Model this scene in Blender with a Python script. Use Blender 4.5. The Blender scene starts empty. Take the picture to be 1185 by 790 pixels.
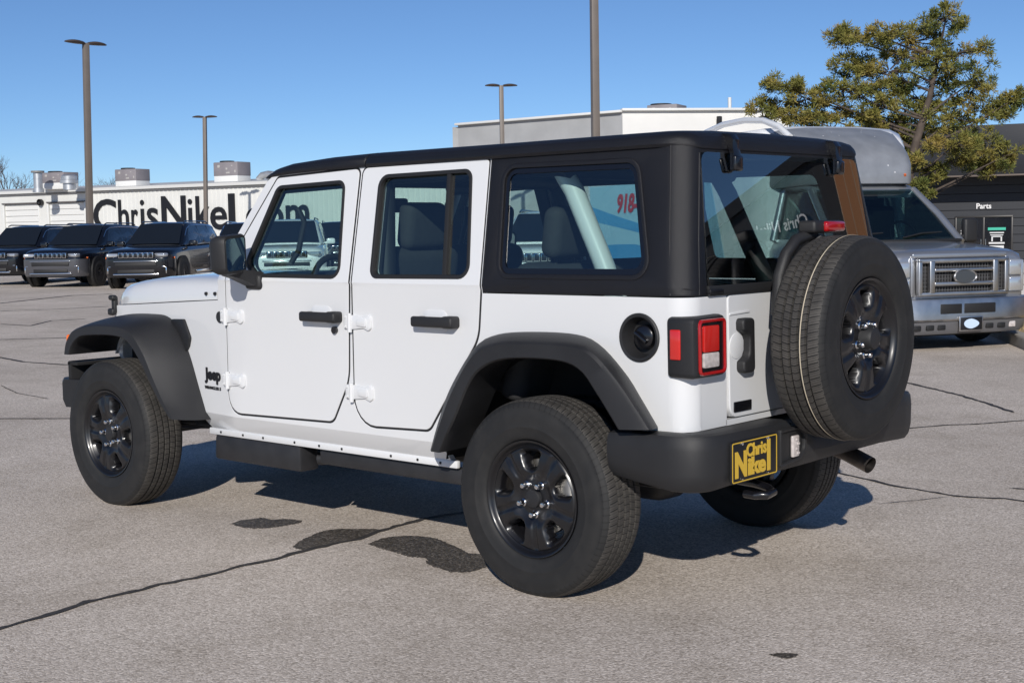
import bpy, bmesh, math, random
from mathutils import Vector, Matrix, Quaternion
PI = math.pi
rad = math.radians
scene = bpy.context.scene
COL = scene.collection

# ------------------------------------------------------------------ camera
cam_d = bpy.data.cameras.new("camera")
cam_d.sensor_width = 36.0
cam_d.lens = 36.0 * 1593.4 / 1185.0
cam_d.clip_start = 0.05
cam_d.clip_end = 3000
cam = bpy.data.objects.new("camera", cam_d)
COL.objects.link(cam)
YAW, PITCH, ROLL = -0.8441, -0.0821, -0.0172
CAM = Vector((-3.5139, 4.9524, 1.4526))
fw = Vector((math.cos(YAW) * math.cos(PITCH), math.sin(YAW) * math.cos(PITCH), math.sin(PITCH)))
rt = Vector((math.sin(YAW), -math.cos(YAW), 0))
up = rt.cross(fw)
r2 = rt * math.cos(ROLL) + up * math.sin(ROLL)
u2 = -rt * math.sin(ROLL) + up * math.cos(ROLL)
cam.matrix_world = Matrix(((r2.x, u2.x, -fw.x, CAM.x), (r2.y, u2.y, -fw.y, CAM.y), (r2.z, u2.z, -fw.z, CAM.z), (0, 0, 0, 1)))
scene.camera = cam

# ------------------------------------------------------------------ light
SUN_EL, SUN_AZ = rad(26.5), rad(-54.5)        # direction the light travels
T = Vector((math.cos(SUN_AZ) * math.cos(SUN_EL), math.sin(SUN_AZ) * math.cos(SUN_EL), -math.sin(SUN_EL)))
sd = bpy.data.lights.new("sun", 'SUN')
sd.energy = 3.9
sd.angle = rad(0.53)
sd.color = (1.0, 0.952, 0.885)
so = bpy.data.objects.new("sun", sd)
so.rotation_euler = T.to_track_quat('-Z', 'Y').to_euler()
so.location = (-30, 40, 25)
COL.objects.link(so)

world = bpy.data.worlds.new("World")
scene.world = world
world.use_nodes = True
wn = world.node_tree
for n in list(wn.nodes):
    wn.nodes.remove(n)
wo = wn.nodes.new('ShaderNodeOutputWorld')
wb = wn.nodes.new('ShaderNodeBackground')
ws = wn.nodes.new('ShaderNodeTexSky')
ws.sky_type = 'NISHITA'
ws.sun_disc = False
ws.sun_elevation = SUN_EL
ws.sun_rotation = math.atan2(-T.x, -T.y)
ws.altitude = 3500
ws.air_density = 1.0
ws.dust_density = 0.0
ws.ozone_density = 6.0
wb.inputs['Strength'].default_value = 0.088
wn.links.new(ws.outputs[0], wb.inputs[0])
wn.links.new(wb.outputs[0], wo.inputs[0])

scene.view_settings.view_transform = 'Standard'
scene.view_settings.look = 'None'
scene.view_settings.exposure = 0.05
scene.view_settings.gamma = 1.0
scene.view_settings.use_curve_mapping = False

# ------------------------------------------------------------------ materials
MATS = {}

def mat(name, base, rough=0.5, metal=0.0, spec=0.5, coat=0.0, coat_rough=0.03, var=0.0, vscale=8.0, bump=0.0, bscale=200.0, emit=None, detail=4.0):
    m = bpy.data.materials.new(name)
    m.use_nodes = True
    nt = m.node_tree
    b = nt.nodes['Principled BSDF']
    b.inputs['Base Color'].default_value = (*base, 1)
    b.inputs['Roughness'].default_value = rough
    b.inputs['Metallic'].default_value = metal
    b.inputs['Specular IOR Level'].default_value = spec
    b.inputs['Coat Weight'].default_value = coat
    b.inputs['Coat Roughness'].default_value = coat_rough
    tc = nt.nodes.new('ShaderNodeTexCoord')
    if var > 0:
        n = nt.nodes.new('ShaderNodeTexNoise')
        n.inputs['Scale'].default_value = vscale
        n.inputs['Detail'].default_value = detail
        nt.links.new(tc.outputs['Object'], n.inputs['Vector'])
        mr = nt.nodes.new('ShaderNodeMapRange')
        mr.inputs['From Min'].default_value = 0.3
        mr.inputs['From Max'].default_value = 0.7
        mr.inputs['To Min'].default_value = 1 - var
        mr.inputs['To Max'].default_value = 1 + var
        nt.links.new(n.outputs['Fac'], mr.inputs['Value'])
        mx = nt.nodes.new('ShaderNodeVectorMath')
        mx.operation = 'SCALE'
        mx.inputs[0].default_value = base
        nt.links.new(mr.outputs[0], mx.inputs['Scale'])
        nt.links.new(mx.outputs[0], b.inputs['Base Color'])
        rr = nt.nodes.new('ShaderNodeMapRange')
        rr.inputs['To Min'].default_value = max(0.02, rough - 0.12 * min(1, var * 4))
        rr.inputs['To Max'].default_value = min(1, rough + 0.12 * min(1, var * 4))
        nt.links.new(n.outputs['Fac'], rr.inputs['Value'])
        if rough > 0.2:
            nt.links.new(rr.outputs[0], b.inputs['Roughness'])
    if bump > 0:
        n2 = nt.nodes.new('ShaderNodeTexNoise')
        n2.inputs['Scale'].default_value = bscale
        n2.inputs['Detail'].default_value = 3
        nt.links.new(tc.outputs['Object'], n2.inputs['Vector'])
        bp = nt.nodes.new('ShaderNodeBump')
        bp.inputs['Strength'].default_value = bump
        bp.inputs['Distance'].default_value = 0.004
        nt.links.new(n2.outputs['Fac'], bp.inputs['Height'])
        nt.links.new(bp.outputs[0], b.inputs['Normal'])
    if emit:
        b.inputs['Emission Color'].default_value = (*emit[:3], 1)
        b.inputs['Emission Strength'].default_value = emit[3]
    MATS[name] = m
    return m

def glass(name, tint, refl=1.0, rough=0.0, ior=1.5):
    m = bpy.data.materials.new(name)
    m.use_nodes = True
    nt = m.node_tree
    nt.nodes.remove(nt.nodes['Principled BSDF'])
    out = nt.nodes['Material Output']
    tr = nt.nodes.new('ShaderNodeBsdfTransparent')
    tr.inputs[0].default_value = (*tint, 1)
    gl = nt.nodes.new('ShaderNodeBsdfGlossy')
    gl.inputs['Roughness'].default_value = rough
    gl.inputs['Color'].default_value = (refl, refl, refl, 1)
    f0 = ((ior - 1) / (ior + 1)) ** 2 * 1.9          # both faces of the pane
    ge = nt.nodes.new('ShaderNodeNewGeometry')
    dt = nt.nodes.new('ShaderNodeVectorMath'); dt.operation = 'DOT_PRODUCT'
    nt.links.new(ge.outputs['Normal'], dt.inputs[0]); nt.links.new(ge.outputs['Incoming'], dt.inputs[1])
    def MM(op, x, y=None):
        n = nt.nodes.new('ShaderNodeMath'); n.operation = op
        for i, v in enumerate((x, y)):
            if v is None: continue
            if isinstance(v, (int, float)): n.inputs[i].default_value = v
            else: nt.links.new(v, n.inputs[i])
        return n.outputs[0]
    sch = MM('POWER', MM('SUBTRACT', 1.0, MM('ABSOLUTE', dt.outputs['Value'])), 5.0)
    fac = MM('ADD', f0, MM('MULTIPLY', sch, 1 - f0))
    # the inner face of the pane only lets light through
    fac = MM('MULTIPLY', fac, MM('SUBTRACT', 1.0, ge.outputs['Backfacing']))
    mx = nt.nodes.new('ShaderNodeMixShader')
    nt.links.new(fac, mx.inputs[0])
    nt.links.new(tr.outputs[0], mx.inputs[1])
    nt.links.new(gl.outputs[0], mx.inputs[2])
    nt.links.new(mx.outputs[0], out.inputs[0])
    MATS[name] = m
    return m

WHITE = mat("white_paint", (0.70, 0.705, 0.71), rough=0.40, coat=1.0, coat_rough=0.015)
PLASTIC = mat("black_textured_plastic", (0.019, 0.019, 0.0205), rough=0.50, spec=0.42, var=0.12, vscale=6, bump=0.25, bscale=700)
HARDTOP = mat("black_hardtop", (0.009, 0.009, 0.0115), rough=0.44, spec=0.40, var=0.1, vscale=5, bump=0.35, bscale=900)
GLOSSBLACK = mat("gloss_black", (0.006, 0.006, 0.008), rough=0.25, coat=0.5, coat_rough=0.05)
RIMBLACK = mat("rim_black", (0.006, 0.006, 0.0075), rough=0.36, coat=0.3, coat_rough=0.15)
SEAL = mat("rubber_seal", (0.012, 0.012, 0.013), rough=0.6)
DARK = mat("dark_underbody", (0.008, 0.008, 0.009), rough=0.8, var=0.3, vscale=9)
CHASSIS = mat("chassis_black", (0.02, 0.02, 0.022), rough=0.5, var=0.2, vscale=12)
CHROME = mat("chrome", (0.75, 0.75, 0.76), rough=0.12, metal=1.0)
STEEL = mat("dull_steel", (0.22, 0.20, 0.19), rough=0.42, metal=1.0, var=0.2, vscale=20)
BRAKE = mat("brake_steel", (0.45, 0.43, 0.40), rough=0.4, metal=0.9, var=0.15, vscale=30)
REDLENS = mat("red_lens", (0.36, 0.006, 0.008), rough=0.15, coat=1.0)
REDBRIGHT = mat("red_reflector", (0.55, 0.018, 0.014), rough=0.12, coat=1.0)
CLEARLENS = mat("clear_lens", (0.55, 0.50, 0.48), rough=0.15, coat=1.0, var=0.2, vscale=60)
AMBER = mat("amber_lens", (0.85, 0.16, 0.01), rough=0.2, coat=1.0)
SEATCLOTH = mat("seat_cloth", (0.035, 0.035, 0.037), rough=0.85, var=0.1, vscale=30)
TRIM = mat("interior_trim", (0.018, 0.018, 0.020), rough=0.6)
GOLD = mat("gold_lettering", (0.62, 0.40, 0.04), rough=0.45)
BLACKINK = mat("black_lettering", (0.008, 0.008, 0.010), rough=0.5)
WHITEINK = mat("white_lettering", (0.80, 0.80, 0.80), rough=0.5)
GLASS = glass("window_glass", (0.83, 0.915, 0.90), 1.0, ior=1.68)
REARGLASS = glass("rear_glass", (0.58, 0.67, 0.665), 1.0, ior=2.1)
MIRRORG = mat("mirror_glass", (0.55, 0.62, 0.64), rough=0.03, metal=1.0)

# rubber with tread sipes worked out from the angle round the axle (object Y)
def rubber():
    m = mat("tyre_rubber", (0.030, 0.029, 0.028), rough=0.68, spec=0.4)
    nt = m.node_tree
    b = nt.nodes['Principled BSDF']
    tc = nt.nodes.new('ShaderNodeTexCoord')
    sp = nt.nodes.new('ShaderNodeSeparateXYZ')
    nt.links.new(tc.outputs['Object'], sp.inputs[0])
    def M(op, a, bb=None, c=None):
        n = nt.nodes.new('ShaderNodeMath')
        n.operation = op
        for i, v in enumerate((a, bb, c)):
            if v is None:
                continue
            if isinstance(v, (int, float)):
                n.inputs[i].default_value = v
            else:
                nt.links.new(v, n.inputs[i])
        return n.outputs[0]
    ang = M('ARCTAN2', sp.outputs['X'], sp.outputs['Z'])
    rr = M('SQRT', M('ADD', M('MULTIPLY', sp.outputs['X'], sp.outputs['X']), M('MULTIPLY', sp.outputs['Z'], sp.outputs['Z'])))
    skew = M('MULTIPLY', M('ABSOLUTE', sp.outputs['Y']), 9.0)
    ph = M('ADD', M('MULTIPLY', ang, 86 / (2 * PI)), skew)
    # each rib has its own phase
    rib = M('FLOOR', M('MULTIPLY', M('ADD', sp.outputs['Y'], 0.2), 27.0))
    ph = M('ADD', ph, M('MULTIPLY', rib, 0.37))
    fr = M('FRACT', ph)
    sipe = M('LESS_THAN', fr, 0.16)
    fine = M('LESS_THAN', M('FRACT', M('MULTIPLY', ph, 3.0)), 0.18)
    sipe = M('MAXIMUM', sipe, M('MULTIPLY', fine, 0.45))
    tread = M('GREATER_THAN', rr, 0.3865)
    shoulder = M('MULTIPLY', M('GREATER_THAN', rr, 0.362), 0.55)
    msk = M('MULTIPLY', sipe, M('MAXIMUM', tread, M('MULTIPLY', shoulder, M('LESS_THAN', fr, 0.2))))
    bp = nt.nodes.new('ShaderNodeBump')
    bp.inputs['Strength'].default_value = 0.9
    bp.inputs['Distance'].default_value = 0.004
    nt.links.new(M('SUBTRACT', 1.0, msk), bp.inputs['Height'])
    nt.links.new(bp.outputs[0], b.inputs['Normal'])
    n = nt.nodes.new('ShaderNodeTexNoise')
    n.inputs['Scale'].default_value = 14
    n.inputs['Detail'].default_value = 6
    nt.links.new(tc.outputs['Object'], n.inputs['Vector'])
    # the tread face carries grey road dust, the grooves stay black
    mix = nt.nodes.new('ShaderNodeMix')
    mix.data_type = 'RGBA'
    mix.inputs['A'].default_value = (0.015, 0.015, 0.0155, 1)
    mix.inputs['B'].default_value = (0.085, 0.078, 0.070, 1)
    side = M('MULTIPLY', M('SUBTRACT', 1.0, tread), M('MULTIPLY', M('GREATER_THAN', n.outputs['Fac'], 0.46), M('SUBTRACT', n.outputs['Fac'], 0.40)))
    dust = M('ADD', M('MULTIPLY', tread, M('MULTIPLY', n.outputs['Fac'], 1.2)), M('MULTIPLY', side, 0.3))
    dust = M('MULTIPLY', dust, M('SUBTRACT', 1.0, msk))
    nt.links.new(M('MINIMUM', dust, 1.0), mix.inputs['Factor'])
    m2 = nt.nodes.new('ShaderNodeMix')
    m2.data_type = 'RGBA'
    nt.links.new(mix.outputs['Result'], m2.inputs['A'])
    m2.inputs['B'].default_value = (0.008, 0.008, 0.008, 1)
    nt.links.new(msk, m2.inputs['Factor'])
    nt.links.new(m2.outputs['Result'], b.inputs['Base Color'])
    return m
RUBBER = rubber()

# ------------------------------------------------------------------ mesh helpers
def tag(o, label=None, cat=None, group=None, kind=None):
    if label: o['label'] = label
    if cat: o['category'] = cat
    if group: o['group'] = group
    if kind: o['kind'] = kind
    return o

def empty(name, loc=(0, 0, 0), rz=0.0):
    o = bpy.data.objects.new(name, None)
    o.empty_display_size = 0.2
    o.location = loc
    o.rotation_euler = (0, 0, rz)
    COL.objects.link(o)
    return o

def link(name, me, m, parent=None, sharp=38):
    for x in (m if isinstance(m, (list, tuple)) else [m]):
        me.materials.append(x)
    me.shade_smooth()
    me.set_sharp_from_angle(angle=rad(sharp))
    o = bpy.data.objects.new(name, me)
    COL.objects.link(o)
    if parent is not None:
        o.parent = parent
    return o

def obj(name, bm, m, parent=None, sharp=38, recalc=True):
    if recalc:
        bmesh.ops.recalc_face_normals(bm, faces=bm.faces)
    me = bpy.data.meshes.new(name)
    bm.to_mesh(me)
    bm.free()
    return link(name, me, m, parent, sharp)

def NB():
    return bmesh.new()

def setmat(bm, before, idx):
    for f in list(bm.faces)[before:]:
        f.material_index = idx

def add_bm(dst, src, M4=None, mi=None):
    me = bpy.data.meshes.new("tmp")
    src.to_mesh(me)
    src.free()
    if M4 is not None:
        me.transform(M4)
    n = len(dst.faces)
    dst.from_mesh(me)
    bpy.data.meshes.remove(me)
    dst.faces.ensure_lookup_table()
    if mi is not None:
        for f in dst.faces[n:]:
            f.material_index = mi
    return dst

def rbox(c, s, r=0.01, seg=2, rot=None, taper=None):
    bm = NB()
    bmesh.ops.create_cube(bm, size=1)
    for v in bm.verts:
        v.co = Vector((v.co.x * s[0], v.co.y * s[1], v.co.z * s[2]))
        if taper:
            k = (v.co.z / s[2] + 0.5)
            v.co.x *= 1 + (taper - 1) * k
            v.co.y *= 1 + (taper - 1) * k
    if r > 0:
        bmesh.ops.bevel(bm, geom=list(bm.edges), offset=min(r, min(s) * 0.49), segments=seg, profile=0.5, affect='EDGES', clamp_overlap=True)
    M4 = Matrix.Translation(c)
    if rot is not None:
        M4 = M4 @ rot.to_4x4()
    bm.transform(M4)
    return bm

def boxes(lst, r=0.01, seg=2):
    bm = NB()
    for a in lst:
        add_bm(bm, rbox(a[0], a[1], a[2] if len(a) > 2 else r, seg, a[3] if len(a) > 3 else None))
    return bm

def tube(pts, r, n=10, caps=True, closed=False):
    bm = NB()
    pts = [Vector(p) for p in pts]
    rs = r if isinstance(r, (list, tuple)) else [r] * len(pts)
    rings = []
    prev = None
    for i, p in enumerate(pts):
        if closed:
            d = pts[(i + 1) % len(pts)] - pts[i - 1]
        else:
            d = pts[min(i + 1, len(pts) - 1)] - pts[max(i - 1, 0)]
        d.normalize()
        if prev is None:
            a = Vector((0, 0, 1)) if abs(d.z) < 0.9 else Vector((1, 0, 0))
            x = d.cross(a).normalized()
        else:
            x = (prev - d * prev.dot(d)).normalized()
        prev = x
        y = d.cross(x)
        rings.append([bm.verts.new(p + (x * math.cos(2 * PI * k / n) + y * math.sin(2 * PI * k / n)) * rs[i]) for k in range(n)])
    m = len(rings)
    for i in range(m if closed else m - 1):
        a, b = rings[i], rings[(i + 1) % m]
        for k in range(n):
            bm.faces.new((a[k], a[(k + 1) % n], b[(k + 1) % n], b[k]))
    if caps and not closed:
        bm.faces.new(rings[0][::-1])
        bm.faces.new(rings[-1])
    return bm

def lathe(prof, n=64, axis='Y', close=False):
    """prof: (radius, height along axis)"""
    bm = NB()
    rings = []
    for (r, h) in prof:
        if r < 1e-6:
            p = (0, h, 0) if axis == 'Y' else ((0, 0, h) if axis == 'Z' else (h, 0, 0))
            rings.append([bm.verts.new(p)])
            continue
        ring = []
        for k in range(n):
            a = 2 * PI * k / n
            c, s = r * math.cos(a), r * math.sin(a)
            ring.append(bm.verts.new((s, h, c) if axis == 'Y' else ((c, s, h) if axis == 'Z' else (h, c, s))))
        rings.append(ring)
    m = len(rings)
    for i in range(m if close else m - 1):
        a, b = rings[i], rings[(i + 1) % m]
        if len(a) == 1 and len(b) == 1:
            continue
        for k in range(n):
            k2 = (k + 1) % n
            if len(a) == 1:
                bm.faces.new((a[0], b[k], b[k2]))
            elif len(b) == 1:
                bm.faces.new((a[k], b[0], a[k2]))
            else:
                bm.faces.new((a[k], b[k], b[k2], a[k2]))
    return bm

def loft(sections, cap=True, close=False):
    """sections: list of equal-length lists of 3D points; close = sections are closed loops"""
    bm = NB()
    R = [[bm.verts.new(p) for p in s] for s in sections]
    n = len(R[0])
    for a, b in zip(R[:-1], R[1:]):
        for k in range(n if close else n - 1):
            k2 = (k + 1) % n
            try:
                bm.faces.new((a[k], a[k2], b[k2], b[k]))
            except ValueError:
                pass
    if cap:
        for r in (R[0][::-1], R[-1]):
            try:
                bm.faces.new(r)
            except ValueError:
                pass
    return bm

def fillet(pts, rads, seg=6):
    n = len(pts)
    if not isinstance(rads, (list, tuple)):
        rads = [rads] * n
    out = []
    for i in range(n):
        p = Vector(pts[i]).to_2d()
        a = Vector(pts[i - 1]).to_2d() - p
        b = Vector(pts[(i + 1) % n]).to_2d() - p
        r = rads[i]
        if r <= 0:
            out.append(tuple(p)); continue
        la, lb = a.length, b.length
        a.normalize(); b.normalize()
        ang = a.angle(b)
        t = min(r / math.tan(ang / 2), la * 0.49, lb * 0.49)
        r2_ = t * math.tan(ang / 2)
        bis = (a + b).normalized()
        c = p + bis * (r2_ / math.sin(ang / 2))
        p0, p1 = p + a * t, p + b * t
        a0 = math.atan2(p0.y - c.y, p0.x - c.x)
        a1 = math.atan2(p1.y - c.y, p1.x - c.x)
        d = a1 - a0
        while d > PI: d -= 2 * PI
        while d < -PI: d += 2 * PI
        for k in range(seg + 1):
            aa = a0 + d * k / seg
            out.append((c.x + r2_ * math.cos(aa), c.y + r2_ * math.sin(aa)))
    return out

def area2(p):
    return 0.5 * sum(p[i - 1][0] * p[i][1] - p[i][0] * p[i - 1][1] for i in range(len(p)))

def grow(pts, d):
    """miter offset of a polygon, outward for d > 0"""
    n = len(pts)
    s = 1 if area2(pts) > 0 else -1
    out = []
    for i in range(n):
        a = Vector(pts[i - 1]); p = Vector(pts[i]); b = Vector(pts[(i + 1) % n])
        e1 = (p - a); e2 = (b - p)
        if e1.length < 1e-7: e1 = e2
        if e2.length < 1e-7: e2 = e1
        e1 = e1.normalized(); e2 = e2.normalized()
        n1 = Vector((e1.y, -e1.x)) * s; n2 = Vector((e2.y, -e2.x)) * s
        m = n1 + n2
        if m.length < 1e-6:
            m = n1
        m.normalize()
        k = d / max(0.35, m.dot(n1))
        out.append((p.x + m.x * k, p.y + m.y * k))
    return out

def panel(outer, holes, fmap, thick, cuts_u=(), cuts_v=(), off=0.0, bevel=0.0, out_dir=None, seg=2):
    """flat outline (u, v) filled, cut, bent by fmap(u, v, off) and given thickness"""
    bm = NB()
    edges = []
    for loop in [outer] + list(holes):
        vs = [bm.verts.new((u, v, 0)) for u, v in loop]
        for i in range(len(vs)):
            edges.append(bm.edges.new((vs[i - 1], vs[i])))
    bmesh.ops.triangle_fill(bm, use_beauty=True, use_dissolve=False, edges=edges, normal=(0, 0, 1))
    for u in cuts_u:
        bmesh.ops.bisect_plane(bm, geom=bm.verts[:] + bm.edges[:] + bm.faces[:], dist=1e-5, plane_co=(u, 0, 0), plane_no=(1, 0, 0))
    for v in cuts_v:
        bmesh.ops.bisect_plane(bm, geom=bm.verts[:] + bm.edges[:] + bm.faces[:], dist=1e-5, plane_co=(0, v, 0), plane_no=(0, 1, 0))
    flat = [(v, v.co.x, v.co.y) for v in bm.verts]
    faces = bm.faces[:]
    bedges = [e for e in bm.edges if len(e.link_faces) == 1]
    twin = {}
    for v, u, w in flat:
        v.co = Vector(fmap(u, w, off))
        twin[v] = bm.verts.new(fmap(u, w, off - thick))
    for f in faces:
        bm.faces.new([twin[v] for v in reversed(f.verts)])
    for e in bedges:
        f = e.link_faces[0]
        a, b = e.verts
        bm.faces.new((a, b, twin[b], twin[a]))
    bmesh.ops.recalc_face_normals(bm, faces=bm.faces)
    if bevel > 0:
        es = [e for e in bedges if e.is_valid]
        bmesh.ops.bevel(bm, geom=es, offset=bevel, segments=seg, profile=0.5, affect='EDGES', clamp_overlap=False)
    return bm

def text_bm(body, w, h, depth=0.004, bold=0.0, keep=False):
    """text as solid letters in the XZ plane, fitted to w x h, origin at its lower left, front towards -Y"""
    cu = bpy.data.curves.new("txt", 'FONT')
    cu.body = body
    cu.size = 1.0
    cu.offset = bold
    cu.extrude = 0.0
    cu.resolution_u = 4
    ob = bpy.data.objects.new("txt", cu)
    COL.objects.link(ob)
    dg = bpy.context.evaluated_depsgraph_get()
    me = bpy.data.meshes.new_from_object(ob.evaluated_get(dg))
    COL.objects.unlink(ob)
    bpy.data.objects.remove(ob)
    bpy.data.curves.remove(cu)
    bm = NB()
    bm.from_mesh(me)
    bpy.data.meshes.remove(me)
    xs = [v.co.x for v in bm.verts]; ys = [v.co.y for v in bm.verts]
    sx = w / (max(xs) - min(xs)); sy = h / (max(ys) - min(ys))
    if keep:
        sx = sy = min(sx, sy)
    x0, y0 = min(xs), min(ys)
    for v in bm.verts:
        v.co = Vector(((v.co.x - x0) * sx, 0, (v.co.y - y0) * sy))
    r = bmesh.ops.extrude_face_region(bm, geom=bm.faces[:])
    for v in [g for g in r['geom'] if isinstance(g, bmesh.types.BMVert)]:
        v.co.y -= depth
    return bm

def frame(origin, xdir, zdir=(0, 0, 1)):
    """matrix that puts text made by text_bm on a wall: x along xdir, front towards -(z cross x)"""
    x = Vector(xdir).normalized(); z = Vector(zdir).normalized(); y = z.cross(x).normalized()
    o = Vector(origin)
    return Matrix(((x.x, y.x, z.x, o.x), (x.y, y.y, z.y, o.y), (x.z, y.z, z.z, o.z), (0, 0, 0, 1)))

def smooth(a, b, x):
    t = max(0.0, min(1.0, (x - a) / (b - a)))
    return t * t * (3 - 2 * t)

def copy_tree(o, parent=None):
    c = o.copy()
    COL.objects.link(c)
    c.parent = parent
    for ch in list(o.children):
        copy_tree(ch, c)
    return c
# ================================================================== the white off-roader
jeep = tag(empty("off_road_vehicle"), "white four-door off-road vehicle with black hardtop and a spare wheel on its tailgate", "off-road vehicle")
XC, RC = -0.58, 0.09

def ysurf(x, z):
    y = 0.79
    if z < 0.54: y -= (0.54 - z) * 0.45
    if z > 1.22: y -= 0.22 * (z - 1.235)
    if x > 2.05: y -= 0.13 * (x - 2.05)
    return y

def xlean(z):
    return 0.13 * max(0.0, z - 1.2)

def smap(sy):
    def f(s, z, off):
        if s >= XC:
            w = max(0.0, min(1.0, (0.1 - s) / 0.68))
            return (s + xlean(z) * w, sy * (ysurf(s, z) + off), z)
        a = min((XC - s) / RC, PI / 2)
        yy = ysurf(XC, z) - RC
        x = XC + xlean(z) - (RC + off) * math.sin(a)
        y = yy + (RC + off) * math.cos(a)
        if s < XC - RC * PI / 2:
            y -= (XC - RC * PI / 2 - s)
        return (x, sy * y, z)
    return f

def rmap(y, z, off):
    return (-0.67 + xlean(z) - off, y, z)

SC = [XC - RC * PI / 2 * k / 7 for k in range(8)] + [-0.3, 0.1, 2.05]
ZC = [0.54, 1.22, 1.2]

FD = fillet([(2.082, 1.20), (2.088, 0.56), (1.30, 0.578), (1.185, 0.775), (1.168, 1.21), (1.192, 1.733), (1.775, 1.712), (2.066, 1.30)],
            [0.02, 0.10, 0.05, 0.25, 0, 0.03, 0.03, 0.05])
RD = fillet([(1.142, 1.21), (1.145, 0.575), (0.672, 0.592), (0.375, 1.0), (0.357, 1.20), (0.393, 1.741), (1.166, 1.735)],
            [0, 0.13, 0.05, 0.18, 0, 0.02, 0.03])
FW = fillet([(1.762, 1.670), (1.282, 1.681), (1.231, 1.241), (1.845, 1.243), (1.93, 1.30)], [0.045, 0.045, 0.05, 0.05, 0.05])
RW = fillet([(1.047, 1.695), (0.485, 1.700), (0.423, 1.250), (1.021, 1.246)], [0.05, 0.045, 0.05, 0.04])
QW = fillet([(0.293, 1.696), (-0.424, 1.693), (-0.494, 1.269), (0.252, 1.268)], [0.05, 0.06, 0.06, 0.05])

BODY = [(2.33, 0.455), (0.57, 0.44), (0.60, 0.52), (0.49, 0.76), (0.36, 0.92), (0.20, 0.985), (-0.10, 0.99), (-0.24, 0.96), (-0.35, 0.86), (-0.47, 0.69),
        (-0.60, 0.688), (-0.7214, 0.69), (-0.8914, 0.69), (-0.8914, 1.187), (0.345, 1.187), (0.383, 1.752), (1.20, 1.752), (1.80, 1.735), (1.855, 1.70), (2.10, 1.345), (2.16, 1.22), (2.17, 1.118),
        (3.34, 1.055), (3.36, 0.78), (3.26, 0.86), (3.15, 0.90), (2.90, 0.91), (2.74, 0.88), (2.62, 0.78), (2.42, 0.53)]

body = NB()
for sy in (1, -1):
    cap_hole = [[(-0.454 + 0.086 * math.cos(2 * PI * k / 40), 1.036 + 0.086 * math.sin(2 * PI * k / 40)) for k in range(40)]] if sy > 0 else []
    add_bm(body, panel(BODY, [grow(FD, 0.010), grow(RD, 0.010)] + cap_hole, smap(sy), 0.03, SC, ZC, bevel=0.002), mi=0)
    for d in (FD, RD):     # black rubber round each door opening, behind the gap
        add_bm(body, panel(grow(d, 0.022), [grow(d, -0.010)], smap(sy), 0.010, SC, ZC, off=-0.0015), mi=1)
# rear sheet below the tailgate, cowl, front panel
add_bm(body, panel([(-0.535, 0.69), (0.535, 0.69), (0.535, 0.712), (-0.535, 0.712)], [], rmap, 0.03), mi=0)
add_bm(body, rbox((2.235, 0, 1.16), (0.18, 1.42, 0.10), 0.02), mi=1)
for sy in (1, -1):
    add_bm(body, loft([[(2.17, sy * 0.62, 1.19), (2.17, sy * 0.70, 1.15), (2.17, sy * 0.755, 1.12)], [(1.84, sy * 0.62, 1.74), (1.84, sy * 0.66, 1.74), (1.84, sy * 0.68, 1.735)]], cap=False), mi=0)
add_bm(body, rbox((1.85, 0, 1.725), (0.06, 1.30, 0.05), 0.015), mi=0)
add_bm(body, boxes([((0.75, 0, 0.57), (2.9, 1.46, 0.05)), ((2.20, 0, 0.85), (0.05, 1.4, 0.6)), ((-0.2, 0, 0.72), (0.75, 0.98, 0.04))]), mi=1)
obj("body", body, [WHITE, SEAL], jeep, sharp=20)

# rocker sill and underside
for sy in (1, -1):
    b = NB()
    add_bm(b, rbox((1.42, sy * 0.748, 0.447), (1.76, 0.022, 0.034), 0.006), mi=0)
    for i, x in enumerate((2.2, 2.02, 1.86, 1.62, 1.44, 1.28, 0.95, 0.78, 0.64)):
        add_bm(b, rbox((x, sy * 0.76, 0.447), (0.012, 0.006, 0.012), 0.003), mi=1)
    obj("rocker_sill", b, [WHITE, SEAL], jeep)
u = NB()
for sy in (1, -1):
    add_bm(u, rbox((1.55, sy * 0.52, 0.47), (4.0, 0.07, 0.11), 0.015))
    add_bm(u, rbox((1.0, sy * 0.71, 0.39), (0.95, 0.04, 0.075), 0.012))
    add_bm(u, rbox((1.92, sy * 0.70, 0.368), (0.68, 0.12, 0.125), 0.015, taper=0.98))
    add_bm(u, tube([(1.56, sy * 0.66, 0.36), (1.42, sy * 0.6, 0.37), (1.2, sy * 0.55, 0.4)], 0.03))
    for x in (1.98, 1.75, 1.62):
        add_bm(u, rbox((x, sy * 0.735, 0.425), (0.05, 0.03, 0.02), 0.006))
add_bm(u, rbox((1.4, 0, 0.47), (2.6, 0.9, 0.16), 0.03))
add_bm(u, rbox((-0.42, 0.0, 0.58), (0.42, 0.9, 0.16), 0.04))
add_bm(u, rbox((3.2, 0, 0.6), (0.25, 0.95, 0.35), 0.03))
for x in (0, 3.0086):
    add_bm(u, tube([(x, -0.7, 0.387), (x, 0.7, 0.387)], 0.045, 12))
    add_bm(u, rbox((x, 0.05, 0.387), (0.26, 0.28, 0.26), 0.09, 3))
    for sy in (1, -1):
        add_bm(u, tube([(x - 0.1, sy * 0.5, 0.40), (x - 0.12, sy * 0.46, 0.85)], 0.03))
        add_bm(u, tube([(x + 0.05, sy * 0.5, 0.45), (x + 0.05, sy * 0.5, 0.72)], 0.055))
        add_bm(u, tube([(x, sy * 0.5, 0.40), (1.5 if x < 1 else 2.1, sy * 0.48, 0.46)], 0.03))
obj("chassis", u, CHASSIS, jeep)

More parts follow.
